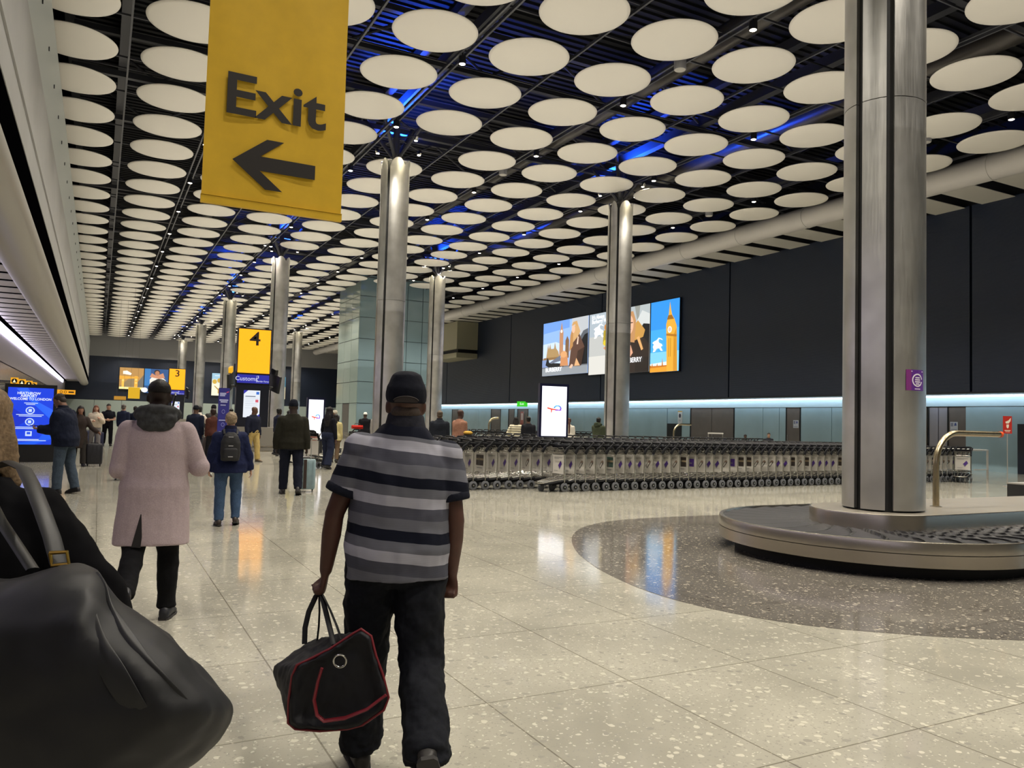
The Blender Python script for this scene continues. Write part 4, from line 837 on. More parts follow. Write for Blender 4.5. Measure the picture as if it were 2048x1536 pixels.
# lit shop window in the left wall, ceiling mount under the left soffit
mb = MB(); rr2 = random.Random(5)
for i in range(8):
    for j in range(9):
        if rr2.random() < .75: y = 17+i*.9; z = 2.0+j*.16; mb.span((LEFT_X-.0, y, z), (LEFT_X+.012, y+.75*rr2.uniform(.5, 1), z+.07), glow(rr2.choice(('#f2b85a', '#c98a3a', '#ffd98a')), .9))
tag(mb.build('lit_shelf_window', None, smooth=False), 'golden lit shelving window in the left glass wall', 'window display')
p = Vector((-3.0, 17.5, 5.14)); t = thing('ceiling_sensor', 'round pale dome fitting hanging under the slatted left soffit', 'sensor', p)
mb = MB(); mb.cyl((0, 0, 0), (0, 0, -.18), .02, 8); mb.build('stem', ALU, t)
mb = MB(); mb.lathe([(.02, -.34), (.1, -.31), (.14, -.24), (.13, -.18), (.02, -.17)], n=18); mb.build('dome', mat('dome grey', '#b9b7b0', .3), t)
# ---------------------------------------------------------------- people
TXC = {}
def cloud(sc):
    if sc not in TXC:
        t = bpy.data.textures.new('folds', 'CLOUDS'); t.noise_scale = sc; t.noise_depth = 2; TXC[sc] = t
    return TXC[sc]
def melt(o, vox, it=4, disp=0., sc=.12):
    md = o.modifiers.new('one_surface', 'REMESH'); md.mode = 'VOXEL'; md.voxel_size = vox; md.use_smooth_shade = True
    if it: q = o.modifiers.new('soften', 'SMOOTH'); q.factor = .5; q.iterations = it
    if disp:
        d = o.modifiers.new('folds', 'DISPLACE'); d.texture = cloud(sc); d.strength = disp; d.mid_level = .5; d.texture_coords = 'LOCAL'
    return o
TORSO_M = [(.80, .10, .09, 0), (.86, .165, .115, -.012), (.95, .178, .125, -.016), (1.05, .163, .115, 0), (1.15, .160, .117, .004), (1.26, .176, .122, .003), (1.34, .178, .116, -.004), (1.395, .156, .094, -.012), (1.44, .105, .074, -.014), (1.485, .068, .064, -.008), (1.58, .060, .062, .012)]
TORSO_F = [(.80, .10, .09, 0), (.86, .170, .120, -.014), (.95, .182, .128, -.018), (1.05, .150, .108, 0), (1.12, .136, .100, .004), (1.26, .155, .118, .01), (1.34, .160, .106, -.002), (1.395, .130, .084, -.010), (1.44, .086, .066, -.012), (1.50, .055, .056, -.006), (1.58, .050, .053, .010)]
HEAD = [(.0, .026, .028, .058), (.02, .044, .055, .036), (.05, .058, .076, .018), (.09, .068, .090, .005), (.12, .074, .096, 0.), (.15, .077, .098, -.004), (.18, .074, .094, -.009), (.208, .060, .076, -.011), (.226, .036, .046, -.012), (.234, .012, .016, -.012)]
def lerp_prof(P, z):
    if z <= P[0][0]: return P[0][1:]
    for a, b in zip(P, P[1:]):
        if z <= b[0]:
            t = (z-a[0])/(b[0]-a[0]); return tuple(p+(q-p)*t for p, q in zip(a[1:], b[1:]))
    return P[-1][1:]
def er(cx, cy, z, rx, ry, n=20, e=2.3):
    out = []
    for j in range(n):
        a = 2*PI*j/n; c, s = math.cos(a), math.sin(a)
        out.append(Vector((cx+rx*math.copysign(abs(c)**(2/e), c), cy+ry*math.copysign(abs(s)**(2/e), s), z)))
    return out
class Fig: pass
def hand(mb, wp, f, pn, thumb, curl, s, rmin=0.):
    f = f.normalized(); pn = (pn-f*pn.dot(f)).normalized(); wv = f.cross(pn)*thumb      # wv points to the thumb side
    K = lambda r: max(r*s, rmin)
    rings = []
    for t, hw, th in ((-.01, .026, .020), (.02, .034, .017), (.05, .041, .016), (.08, .043, .014), (.092, .040, .011)):
        c = wp+f*t*s; rings.append([c+wv*(hw*s*math.cos(a))+pn*(max(th*s, rmin)*math.sin(a)) for a in [2*PI*j/12 for j in range(12)]])
    mb.loft(rings)
    for q, (off, L) in enumerate(((.031, .070), (.011, .080), (-.010, .074), (-.030, .058))):
        p = wp+f*.086*s+wv*off*s; pts = [p-f*.012*s]; rad = [K(.0092)]; ang = .12
        for k, (fr, bend) in enumerate(((.45, curl*(1.0+.06*q)), (.30, curl*1.45), (.25, curl*1.0))):
            ang += bend; d = f*math.cos(ang)+pn*math.sin(ang)+wv*(.06*(1.5-q))*(1-curl*.5); pts.append(pts[-1]+d.normalized()*L*fr*s+(f*.012*s if k == 0 else Vector())); rad.append(K((.0088, .008, .0066)[k]))
        mb.tube(pts, rad, 8)
    b0 = wp+f*.022*s+wv*.026*s; d1 = (f*.62+wv*.62+pn*.30).normalized(); d2 = (f*.80+wv*(.25-.5*curl)+pn*(.2+.7*curl)).normalized(); d3 = (f*.75+wv*(.05-.7*curl)+pn*(.3+.6*curl)).normalized()
    p1 = b0+d1*.038*s; p2 = p1+d2*.032*s; p3 = p2+d3*.026*s; mb.tube([b0-d1*.012*s, b0, p1, p2, p3], [K(.013), K(.0135), K(.0112), K(.0098), K(.007)], 8)
    return wp+f*.085*s+pn*.02*s
def person(label, pos, hd=0., h=1.75, w=1., fem=False, skn='#4a3228', top=None, bot=None, shoe='#15151a', hair=None, la=None, ra=None, ll=(8, 4, 3, 0), rl=(-8, 12, 3, 20), head=(0, 0), lean=0., tilt=0., vox=.02, hands=(.35, .35), face=False, seat=None, grp=None, twist=0., nd=0.):
    """one continuous body under an Empty at the feet; +y is where the person faces, +x their right"""
    S = h/1.75; t = thing('person', label, 'person', pos, -R(hd), grp); F = Fig(); F.root = t; F.S = S
    P = TORSO_F if fem else TORSO_M; SW = (.158 if fem else .177)*w**.8
    # legs
    def leg(side, spec):
        sw, kb, out, tp = spec; sw, kb, out, tp = R(sw), R(kb), R(out), R(tp)
        hip = Vector((side*.092*w, 0, .90)); d = Vector((side*math.sin(out), math.sin(sw), -math.cos(sw))).normalized(); kn = hip+d*.42
        d2 = Vector((side*math.sin(out)*.3, math.sin(sw-kb), -math.cos(sw-kb))).normalized(); an = kn+d2*.41
        fd = Vector((side*.14, math.cos(tp), -math.sin(tp))).normalized(); up = Vector((0, math.sin(tp), math.cos(tp)))
        return hip, kn, an, fd, up
    LL, RL = leg(-1, ll), leg(1, rl)
    low = min(min((an-up*.085).z, (an+fd*.15-up*.085).z) for _, _, an, fd, up in (LL, RL)); dz = -low if seat is None else seat-.90+.09
    sgn = lambda z: max(0, z-.9)
    def T(p, upper=True):
        p = Vector(p)
        if upper:
            k = p.z-.92
            if k > 0:
                p.y += lean*k; p.z -= abs(lean)*k*.12; p.z -= tilt*p.x*min(1, k/.3); p.x += tilt*k*.5
                if twist: a = twist*min(1, k/.4); p.x, p.y = p.x*math.cos(a)-p.y*math.sin(a), p.x*math.sin(a)+p.y*math.cos(a)
        p.z += dz; return p*S
    F.T = T
    def rings(prof, upper=True, n=20, e=2.3): return [[T(q, upper) for q in er(0, cy, z, rx*w, ry*(1+(w-1)*.9), n, e)] for z, rx, ry, cy in prof]
    sh = {}
    def arm(side, spec):
        if spec is None: spec = ((.10, .02, -1), (.04, .22, -1))
        s0 = Vector((side*SW, -.012, 1.362)); u, f = Vector(spec[0]), Vector(spec[1]); u.x *= side; f.x *= side
        e = s0+u.normalized()*.285; wr = e+f.normalized()*.25
        pn = Vector(spec[2]) if len(spec) > 2 else Vector((-1, .15, 0)); pn.x *= side
        return [T(s0), T(e), T(wr), pn]
    LA, RA = arm(-1, la), arm(1, ra)
    # ---- body
    mb = MB(); mb.loft(rings(P))
    for A, sd, cu in ((LA, -1, hands[0]), (RA, 1, hands[1])):
        s0, e, wr, pn = A; mb.ell(s0, (.058*S*w**.7, .060*S, .062*S)); m1 = s0.lerp(e, .45); m2 = e.lerp(wr, .35)
        q = w**.6; mb.tube([s0+(s0-e)*.06, s0, m1, e, m2, wr], [.04*S*q, .056*S*q, .049*S*q, .040*S*q, .041*S*q, .027*S], 14); mb.ell(e, (.041*S*q,)*3)
        F.__dict__['grip' if sd < 0 else 'gripr'] = hand(mb, wr, wr-e, pn, -1 if False else (1 if (wr-e).normalized().cross((pn-(wr-e).normalized()*pn.dot((wr-e).normalized())).normalized()).dot(Vector((0, 1, .35))) > 0 else -1), cu, S, vox*.62)
    for hip, kn, an, fd, up in (LL, RL):
        q = w**.6; a, k, n_ = T(hip, False), T(kn, False), T(an, False)
        mb.tube([a+(a-k)*.08, a, a.lerp(k, .5), k, k.lerp(n_, .3), n_], [.075*S*q, .092*S*q, .076*S*q, .057*S*q, .058*S*q, .038*S], 14); mb.ell(k, (.057*S*q,)*3); mb.ell(n_, (.04*S,)*3)
        foot = [(-.065, .024, .03), (-.03, .036, .05), (.04, .04, .045), (.10, .046, .032), (.15, .042, .022), (.18, .02, .014)]; sx = fd.cross(up)
        mb.loft([[n_+(fd*y-up*(.085-hh)+sx*(rx*math.cos(b))+up*(hh*.98*math.sin(b)))*S for b in [2*PI*j/12 for j in range(12)]] for y, rx, hh in foot])
    # head
    Rm = Euler((R(head[1]), 0, -R(head[0]))).to_matrix(); Rm3 = Rm
    nk = Vector((0, .012, 1.53-nd)); hc = T(nk)
    H = lambda p: hc+(Rm@Vector(p))*S
    F.H = H; hs = 1.0
    mb.loft([[H((q.x, q.y, q.z-.02)) for q in er(0, cy, z, rx, ry, 20, 2.1)] for z, rx, ry, cy in HEAD])
    mb.tube([H((0, -.01, -.06)), H((0, -.012, .0)), H((0, -.008, .07))], [.058*S*(1 if not fem else .86), .055*S*(1 if not fem else .86), .06*S], 14)
    mb.loft([[H((q.x, q.y, q.z)) for q in er(0, cy, z, rx, ry, 10)] for z, rx, ry, cy in ((.045, .017, .012, .098), (.055, .018, .018, .098), (.075, .012, .014, .098), (.10, .009, .010, .09))])
    mb.ell(H((0, .082, .035)), (.026*S, .012*S, .011*S))
    for sd in (-1, 1): mb.ell(H((sd*.079, -.008, .075)), (.010*S, .020*S, .032*S), rot=Rm); mb.ell(H((sd*.03, .082, .108)), (.026*S, .012*S, .008*S))
    melt(mb.build('body', skin(skn), t), vox, 3); F.head_c = H((0, 0, .1))
    if face:
        for sd in (-1, 1): q = MB(); q.ell(H((sd*.031, .0865, .092)), (.013*S, .007*S, .006*S), WHITE, 10, 6); q.ell(H((sd*.031, .0925, .092)), (.006*S, .0035*S, .006*S), BLACK, 8, 6); q.build('eye', None, t)
        q = MB(); q.ell(H((0, .093, .028)), (.022*S, .006*S, .007*S)); q.build('lips', mat('lips '+skn, '#7a3f3a', .5), t)
    # ---- trousers
    if bot:
        ez = bot.get('ease', .018); mb = MB(); zt = bot.get('waist', 1.02)
        prof = [(.80, .13, .10, 0)]+[(z,)+tuple(x+(ez if i < 2 else 0) for i, x in enumerate(lerp_prof(P, z))) for z in (.86, .92, .97, zt)]
        mb.loft(rings(prof, True))
        for hip, kn, an, fd, up in (LL, RL):
            q = w**.6; a, k, n_ = T(hip, False), T(kn, False), T(an, False); e_ = n_+(k-n_)*bot.get('short', .02)-(up*.02*S)
            mb.tube([a+(a-k)*.06, a, a.lerp(k, .5), k, k.lerp(n_, .45), e_], [(.085*q+ez)*S, (.094*q+ez)*S, (.080*q+ez)*S, (.064*q+ez*1.1)*S, (.060*q+ez*1.2)*S, (.052+ez*bot.get('cuff', 1.3))*S], 16)
            mb.ell(k, ((.064*q+ez*1.1)*S,)*3)
            for i in range(bot.get('bunch', 1)): c = e_+(k-e_)*(.05+.07*i); mb.ell(c, ((.058+ez*bot.get('cuff', 1.3))*S, (.062+ez*bot.get('cuff', 1.3))*S, .022*S))
        melt(mb.build('trousers', bot.get('mat') or cloth(bot['col']), t), vox, 4, bot.get('fold', .022), bot.get('fsc', .11))
    # ---- shoes
    for hip, kn, an, fd, up in (LL, RL):
        n_ = T(an, False); sx = fd.cross(up); mb = MB()
        foot = [(-.085, .022, .030), (-.07, .036, .048), (-.02, .043, .056), (.05, .045, .052), (.11, .052, .036), (.165, .047, .028), (.2, .022, .016)]
        mb.loft([[n_+(fd*y-up*(.088-hh)+sx*(rx*math.cos(b))+up*(hh*math.sin(b)))*S for b in [2*PI*j/14 for j in range(14)]] for y, rx, hh in foot])
        o = melt(mb.build('shoe', mat('shoe '+shoe, shoe, .5), t), max(vox*.7, .008), 2)
        mb = MB(); mb.loft([[n_+(fd*y-up*z+sx*(rx*math.cos(b) if abs(math.cos(b)) > .01 else 0)+fd*(.0*math.sin(b)))*S for b in (0, PI)]+[] for y, rx, z in ((0, 0, 0),)]) if False else None
        ol = []
        for y, rx, hh in foot: ol.append((y, rx*1.04))
        pts = [n_+(fd*y+sx*x-up*.09)*S for y, x in ol]+[n_+(fd*y-sx*x-up*.09)*S for y, x in ol[::-1]]
        mb = MB(); mb.poly(pts, up, .018*S); mb.build('sole', mat('sole '+shoe, '#2c2a29', .7), o, smooth=False)
    # ---- upper garments
    def garment(name, g, under=0.):
        ez = g.get('ease', .022)+under; hem = g.get('hem', .86); fl = g.get('flare', 0.); mb = MB(); N = 12; prof = []
        top_z = g.get('neck', 1.485)
        for i in range(N+1):
            z = hem+(1.37-hem)*i/N; rx, ry, cy = lerp_prof(P, max(z, .90)); k = max(0, (1.0-z)/max(.01, 1.0-hem)) if hem < 1. else 0
            loose = g.get('loose', 0.)*math.sin(PI*min(1, max(0, (z-hem)/(1.37-hem)))) 
            prof.append((z, rx+ez+fl*k+loose, ry+ez+fl*k*.8+loose*.8, cy))
        for z in (1.395, 1.44, top_z): rx, ry, cy = lerp_prof(P, z); prof.append((z, rx+ez*.8, ry+ez*.8, cy))
        if g.get('mid'): prof = [(z, rx, ry+g['mid']*math.exp(-((z-1.08)/.16)**2), cy+g['mid']*.6*math.exp(-((z-1.08)/.16)**2)) for z, rx, ry, cy in prof]
        mb.loft(rings(prof, True, 24))
        sl = g.get('sleeve', 1.)
        if sl:
            for A in (LA, RA):
                s0, e, wr, pn = A; q = w**.6; se = g.get('sease', ez)
                mb.ell(s0+Vector((0, 0, .002)), ((.058*w**.7+se)*S, (.062+se)*S, (.060+se*.8)*S))
                if sl >= .9: mb.tube([s0+(s0-e)*.04, s0, s0.lerp(e, .5), e, e.lerp(wr, .45), wr+(wr-e)*.06], [(.05*q+se)*S, (.058*q+se)*S, (.051*q+se)*S, (.045*q+se)*S, (.043*q+se)*S, (.034+se*.8)*S], 16); mb.ell(e, ((.046*q+se)*S,)*3)
                else: mb.tube([s0+(s0-e)*.04, s0, s0.lerp(e, sl), ], [(.046*q+se)*S, (.054*q+se)*S, (.050*q+se*1.35)*S], 18)
        if g.get('cuff'):
            for A in (LA, RA):
                s0, e = A[0], A[1]; q = w**.6; se = g.get('sease', ez); a, b = s0.lerp(e, sl-.09), s0.lerp(e, sl+.035)
                cm = MB(); cm.tube([a, b, b], [(.0515*q+se*1.22)*S+.003, (.0515*q+se*1.3)*S+.003, (.040*q+se)*S], 20); melt(cm.build('cuff', cloth(g['cuff']), t), vox, 2)
        return melt(mb.build(name, g.get('mat') or cloth(g['col']), t), vox, 4, g.get('fold', .02), g.get('fsc', .16))
    if top:
        garment(top.get('name', 'jacket'), top)
        if top.get('hood'):
            c = T((0, -.075, 1.47)); mb = MB(); pts = []
            for j in range(21):
                a = 2*PI*j/20; pts.append(T((.125*math.sin(a), -.045+.105*math.cos(a), 1.475-.035*math.cos(a)+.012)))
            mb.tube(pts, [.042*S]*21, 12); mb.ell(T((0, -.135, 1.43)), (.13*S, .055*S, .075*S)); mb.ell(T((-.05, -.13, 1.47)), (.09*S, .06*S, .05*S)); mb.ell(T((.055, -.135, 1.455)), (.09*S, .055*S, .05*S))
            melt(mb.build('hood', cloth(top['hood'], .25, 40), t), vox, 3, .02, .06)
        if top.get('collar'):
            mb = MB(); mb.loft([[T(q) for q in er(0, -.004+cy, z, rx*w, ry, 20)] for z, rx, ry, cy in ((1.455, .095, .082, -.012), (1.49, .083, .082, -.008), (1.528, .076, .079, .004), (1.535, .070, .074, .004))])
            melt(mb.build('collar', cloth(top['collar']), t), min(vox, .012), 2)
    # ---- hair and hats
    if hair:
        k = hair['kind']; c = hair['col']; mb = MB(); g = hair.get('g', .012)
        HM = mat('hair '+c, c, .6, spec=.3, noise=.35, nscale=90, bump=.3)
        def cap(z0, g, back=.012, front=.0): mb.loft([[H((q.x, q.y-back, q.z-.02)) for q in er(0, cy, z, rx+g, ry+g, 20, 2.1)] for z, rx, ry, cy in [(z0,)+lerp_prof(HEAD, z0)]+[x for x in HEAD if x[0] > z0+.01]+[(.234+g, .02, .03, -.012)]])
        if k in ('short', 'long', 'locs', 'bob', 'curly', 'tail'):
            cap(.15, g, .010); mb.ell(H((0, -.052, .085)), ((.072+g)*S, (.05+g)*S, .075*S), rot=Rm)
            for sd in (-1, 1): mb.ell(H((sd*.068, -.012, .11)), (.014*S, .035*S, .05*S), rot=Rm)
        if k == 'curly': mb.ell(H((0, -.012, .125)), ((.085+g)*S, (.105+g)*S, .10*S), rot=Rm); 
        if k == 'bob': mb.loft([[H((q.x, q.y, q.z)) for q in er(0, -.03, z, rx, ry, 18)] for z, rx, ry in ((-.02, .06, .05), (.0, .085, .07), (.08, .098, .088), (.15, .09, .09))])
        if k in ('long', 'locs'):
            L = hair.get('len', .28); B = hair.get('vol', 0.)
            mb.loft([[H((q.x, q.y, q.z)) for q in er(0, y, z, rx, ry, 18)] for z, rx, ry, y in ((-L+.02, .06+B, .03, -.105), (-L*.6, .098+B, .045, -.105), (-.05, .098+B, .055, -.09), (.06, .09, .07, -.055), (.13, .086, .085, -.03))])
            for sd in (-1, 1): mb.tube([H((sd*.075, -.01, .13)), H((sd*.092, -.01, .04)), H((sd*.10, .0, -.08)), H((sd*.09, .02, -L*.75))], [.024*S, .028*S, (.03+B)*S, .018*S], 8)
        if k == 'tail': mb.tube([H((0, -.10, .12)), H((0, -.135, .04)), H((.01, -.145, -.12)), H((.01, -.13, -.36)), H((0, -.12, -.52))], [.03*S, .042*S, .04*S, .032*S, .012*S], 10)
        if k == 'stubble': cap(.13, .004, .004)
        if k == 'fringe': mb.ell(H((0, -.055, .07)), (.074*S, .045*S, .045*S), rot=Rm)
        if k in ('cap', 'kufi', 'flat'):
            HM = cloth(c, .12, 80)
            g2 = .013; z0 = hair.get('z0', .125) if k != 'kufi' else .15
            mb.loft([[H((q.x, q.y-.004, q.z-.02+(.012 if q.y > 0 else -.012*hair.get('dip', 1))*max(0, min(1, (.2-z)/.07))*hair.get('tip', 1))) for q in er(0, cy, z, rx+g2, ry+g2, 20, 2.1)] for z, rx, ry, cy in [(z0,)+lerp_prof(HEAD, z0)]+[x for x in HEAD if z0+.01 < x[0] < .22]+[(.236, .050, .064, -.012), (.249, .028, .036, -.012), (.253, .010, .014, -.012)]])
            if k != 'kufi': mb.loft([[H((x*(1-.35*max(0, (y-.1)/.11)**2), y, .135-.25*abs(x)**1.6*4-max(0, y-.09)*.35+dz_)) for x, y in ((-.078, .05), (-.082, .10), (-.06, .155), (-.02, .178), (.02, .178), (.06, .155), (.082, .10), (.078, .05))] for dz_ in (-.004, .007)])
        nmh = {'cap': 'cap', 'kufi': 'cap', 'flat': 'cap'}.get(k, 'hair')
        melt(mb.build(nmh, HM, t), min(vox, .012) if vox > .012 else vox, 3, hair.get('disp', .006), hair.get('dsc', .03))
        if k == 'cap' and hair.get('strap'):
            mb = MB(); Bk = [H((.052*math.sin(a), -.108+.012*(1-math.cos(a*1.0))-.012, .100+.022*math.cos(a))) for a in [-1.35+2.7*i/12 for i in range(13)]]
            mb.tube(Bk, .0045*S, 6); mb.poly([H((-.05, -.1185, .098)), H((.05, -.1185, .098)), H((.046, -.117, .108)), H((.02, -.120, .119)), (H((-.02, -.120, .119))), H((-.046, -.117, .108))], Rm@Vector((0, -1, 0)), .003*S, mat('cap gap', '#241d1a', .8)); mb.build('cap_strap_opening', cloth(c), t)
    F.LA, F.RA = LA, RA
    return F
def suitcase(label, p, rz, wd, dp, ht, col, handle=.25, rough=.5, grp='suitcases', feet=True, strap=None):
    t = thing('suitcase', label, 'suitcase', p, rz, grp); M = mat('case '+col, col, rough, noise=.1, nscale=9); b = .03
    mb = MB(); rr_ = .045
    def rr(k, z): return [Vector((sx*(wd/2-rr_)+rr_*math.cos(a)*k+0, sy*(dp/2-rr_)+rr_*math.sin(a)*k, z)) for sx, sy, a0 in ((1, 1, 0), (-1, 1, PI/2), (-1, -1, PI), (1, -1, 3*PI/2)) for a in [a0+PI/2*i/4 for i in range(5)]]
    mb.loft([rr(.6, .055), rr(1, .085), rr(1, .05+ht-.03), rr(.6, .05+ht)])
    for i in range(4): x = -wd/2+wd*(i+.5)/4; mb.span((x-.012, -dp/2-.006, .12), (x+.012, -dp/2+.004, ht)); mb.span((x-.012, dp/2-.004, .12), (x+.012, dp/2+.006, ht))
    mb.build('shell', M, t, ang=50)
    for sx in (-1, 1):
        for sy in (-1, 1): mb = MB(); mb.cyl((sx*(wd/2-.05)-.011, sy*(dp/2-.05), .028), (sx*(wd/2-.05)+.011, sy*(dp/2-.05), .028), .028, 12); mb.box((sx*(wd/2-.05), sy*(dp/2-.05), .055), (.03, .03, .03)); mb.build('wheel', BLACK, t)
    if handle:
        mb = MB(); z = .05+ht; mb.tube([(-.1, dp/2-.04, z-.02), (-.1, dp/2-.04, z+handle), (.1, dp/2-.04, z+handle), (.1, dp/2-.04, z-.02)], .010, 8, ALU); mb.tube([(-.11, dp/2-.04, z+handle), (.11, dp/2-.04, z+handle)], .016, 8, BLACK); mb.build('pull_handle', None, t)
    mb = MB(); mb.tube([(-.09, 0, .05+ht), (-.08, 0, .075+ht), (.08, 0, .075+ht), (.09, 0, .05+ht)], .012, 8); mb.build('carry_handle', BLACK, t)
    if strap: mb = MB(); mb.span((-.03, -dp/2-.008, .07), (.03, -dp/2-.001, .05+ht)); mb.build('strap', mat('case '+strap, strap, .6), t, smooth=False)
    return t
# ---------------------------------------------------------------- the cast, front to back
# striped shirt stripes repeat down the cloth
def stripes(name):
    m = mat(name, '#77767a', .9, spec=.2); nt = m.node_tree; b = nt.nodes['Principled BSDF']; N = nt.nodes.new; L = nt.links.new
    tc = N('ShaderNodeTexCoord'); sp = N('ShaderNodeSeparateXYZ'); L(tc.outputs['Object'], sp.inputs[0])
    a = N('ShaderNodeMath'); a.operation = 'MULTIPLY_ADD'; a.inputs[1].default_value = .115; L(sp.outputs['X'], a.inputs[0]); L(sp.outputs['Z'], a.inputs[2])
    nz = N('ShaderNodeTexNoise'); nz.inputs['Scale'].default_value = 4.; L(tc.outputs['Object'], nz.inputs['Vector'])
    a2 = N('ShaderNodeMath'); a2.operation = 'MULTIPLY_ADD'; a2.inputs[1].default_value = .03; L(nz.outputs['Fac'], a2.inputs[0]); L(a.outputs[0], a2.inputs[2])
    s = N('ShaderNodeMath'); s.operation = 'MULTIPLY_ADD'; s.inputs[1].default_value = -1/.228; s.inputs[2].default_value = 1.5155/.228; L(a2.outputs[0], s.inputs[0])
    f = N('ShaderNodeMath'); f.operation = 'FRACT'; L(s.outputs[0], f.inputs[0])
    r = N('ShaderNodeValToRGB'); r.color_ramp.interpolation = 'CONSTANT'; el = r.color_ramp.elements
    el[0].position = 0; el[0].color = hexc('#0d1120'); el[1].position = .19; el[1].color = hexc('#5f6069')
    for p_, c in ((.37, '#9d9da8'), (.56, '#494a55'), (.78, '#65666f')): e = el.new(p_); e.color = hexc(c)
    L(f.outputs[0], r.inputs['Fac'])
    yk = N('ShaderNodeMath'); yk.operation = 'GREATER_THAN'; yk.inputs[1].default_value = 1.448; L(a2.outputs[0], yk.inputs[0])
    ym = N('ShaderNodeMixRGB'); L(yk.outputs[0], ym.inputs['Fac']); L(r.outputs['Color'], ym.inputs[1]); ym.inputs[2].default_value = hexc('#0d1120')
    wv = N('ShaderNodeTexWave'); wv.bands_direction = 'Z'; wv.inputs['Scale'].default_value = 70; L(tc.outputs['Object'], wv.inputs['Vector'])
    mr = N('ShaderNodeMapRange'); mr.inputs['To Min'].default_value = .86; mr.inputs['To Max'].default_value = 1.08; L(wv.outputs['Fac'], mr.inputs['Value'])
    mx = N('ShaderNodeMixRGB'); mx.blend_type = 'MULTIPLY'; mx.inputs['Fac'].default_value = 1; L(ym.outputs['Color'], mx.inputs[1]); L(mr.outputs['Result'], mx.inputs[2]); L(mx.outputs['Color'], b.inputs['Base Color'])
    return m
F1 = person('man in a striped grey polo and navy cap walking away with a black bag', (1.16, 3.22, 0), 16, 1.735, 1.04, skn='#4a2f26', vox=.0085,
    top=dict(name='polo_shirt', col='#77767a', mat=stripes('striped jersey'), hem=.835, sleeve=.66, ease=.022, flare=.02, loose=.028, mid=.02, fold=.03, fsc=.15, sease=.020, cuff='#10131f', collar='#23242c'), bot=dict(col='#15171d', ease=.026, cuff=1.5, fold=.035, fsc=.085, bunch=2), shoe='#24211f',
    hair=dict(kind='cap', col='#0c0f1a', strap=True, disp=0.003, z0=.120, tip=.5), la=((.34, .04, -1), (.10, .16, -1), (1, .1, 0)), ra=((.20, -.08, -1), (.0, .14, -1), (-.5, -.7, 0)), ll=(12, 8, 3, 0), rl=(-10, 40, 2, 66), hands=(1.05, 1.15), nd=.042, tilt=.06, head=(4, 2))
mb = MB(); HR = F1.H
mb.ell(HR((0, -.062, .055)), (.066, .032, .035)); melt(mb.build('hair', mat('hair grey brown', '#3a2f28', .8, noise=.3, nscale=120), F1.root), .0085, 2)
# his black bag with red piping: end panel towards us, body running away to the left
g = F1.root.matrix_basis @ F1.grip
BAGM = mat('bag nylon', '#111217', .65, spec=.3, noise=.25, nscale=14, bump=.2); REDP = mat('bag piping red', '#6f1420', .55)
front = [(612, 1322), (660, 1298), (705, 1268), (722, 1258), (742, 1272), (752, 1312), (766, 1350), (777, 1395), (768, 1420), (725, 1450), (695, 1458), (640, 1462), (590, 1458), (576, 1446), (577, 1400), (584, 1352), (594, 1330)]
back = [(548, 1330), (590, 1300), (632, 1276), (648, 1284), (662, 1310), (672, 1345), (668, 1380), (660, 1410), (640, 1420), (620, 1424), (598, 1420), (584, 1410), (572, 1392), (560, 1375), (550, 1360), (544, 1348), (544, 1338)]
bag = thing('holdall', 'black holdall with red piping carried by the man in the striped polo', 'bag', g)
d0 = 3.02; P3 = lambda q, d: at(q[0], q[1], d)-g
rg = []
fc = Vector((672, 1370)); bc = Vector((606, 1352))
for k, d, s in ((0, d0+.02, .72), (0, d0-.01, .93), (0, d0+.02, 1.0), (.5, d0+.16, 1.02), (1, d0+.30, 1.0), (1, d0+.36, .75)):
    ring = []
    for a, b in zip(front, back):
        a, b = Vector(a), Vector(b); q = a.lerp(b, k); c = fc.lerp(bc, k); q = c+(q-c)*s; ring.append(P3(q, d))
    rg.append(ring)
mb = MB(); mb.loft(rg); melt(mb.build('body', BAGM, bag), .009, 4, .02, .07)
mb = MB(); lp = [P3(Vector(q), d0+.015) for q in front]; mb.tube(lp+[lp[0]], .0052, 8); mb.build('piping', REDP, bag)
pk = [(644, 1336), (636, 1362), (628, 1400), (634, 1430), (648, 1442), (690, 1436), (735, 1418), (772, 1390)]
mb = MB(); mb.tube([P3(q, d0-.028) for q in pk], [.006, .009, .010, .010, .012, .013, .010, .006], 8, flat=.006); mb.build('pocket_trim', REDP, bag)
mb = MB(); c = P3((680, 1322), d0-.03); mb.tube([c+rgt*.024*math.cos(a)+upv*.024*math.sin(a) for a in [2*PI*i/20 for i in range(21)]], .004, 8); mb.build('ring', CHROME, bag)
for hx in ((612, 1292, 596, 1300), (676, 1290, 690, 1284)):
    pass
hp = at(640, 1190, d0+.16)
for a, b in (((609, 1288), (634, 1285)), ((668, 1290), (684, 1282))):
    da = d0+.27 if a[0] < 640 else d0+.03
    top = [Vector((0, 0, -.01)), Vector((0, 0, -.012))]
    mb = MB(); A, B = P3(a, da), P3(b, da); mid = Vector((.005 if a[0] < 640 else .012, 0, .0))
    pts = [A]+[A.lerp(mid, k)+Vector((0, 0, .0))-(rgt*.02*math.sin(PI*k) if a[0] < 640 else Vector()) for k in (.3, .6, .88)]+[mid]+[B.lerp(mid, k)+rgt*.006*math.sin(PI*k) for k in (.88, .6, .3)]+[B]
    mb.tube(pts, [.011]*len(pts), 8, flat=.004); mb.build('handle', mat('strap black', '#0b0c10', .6), bag)

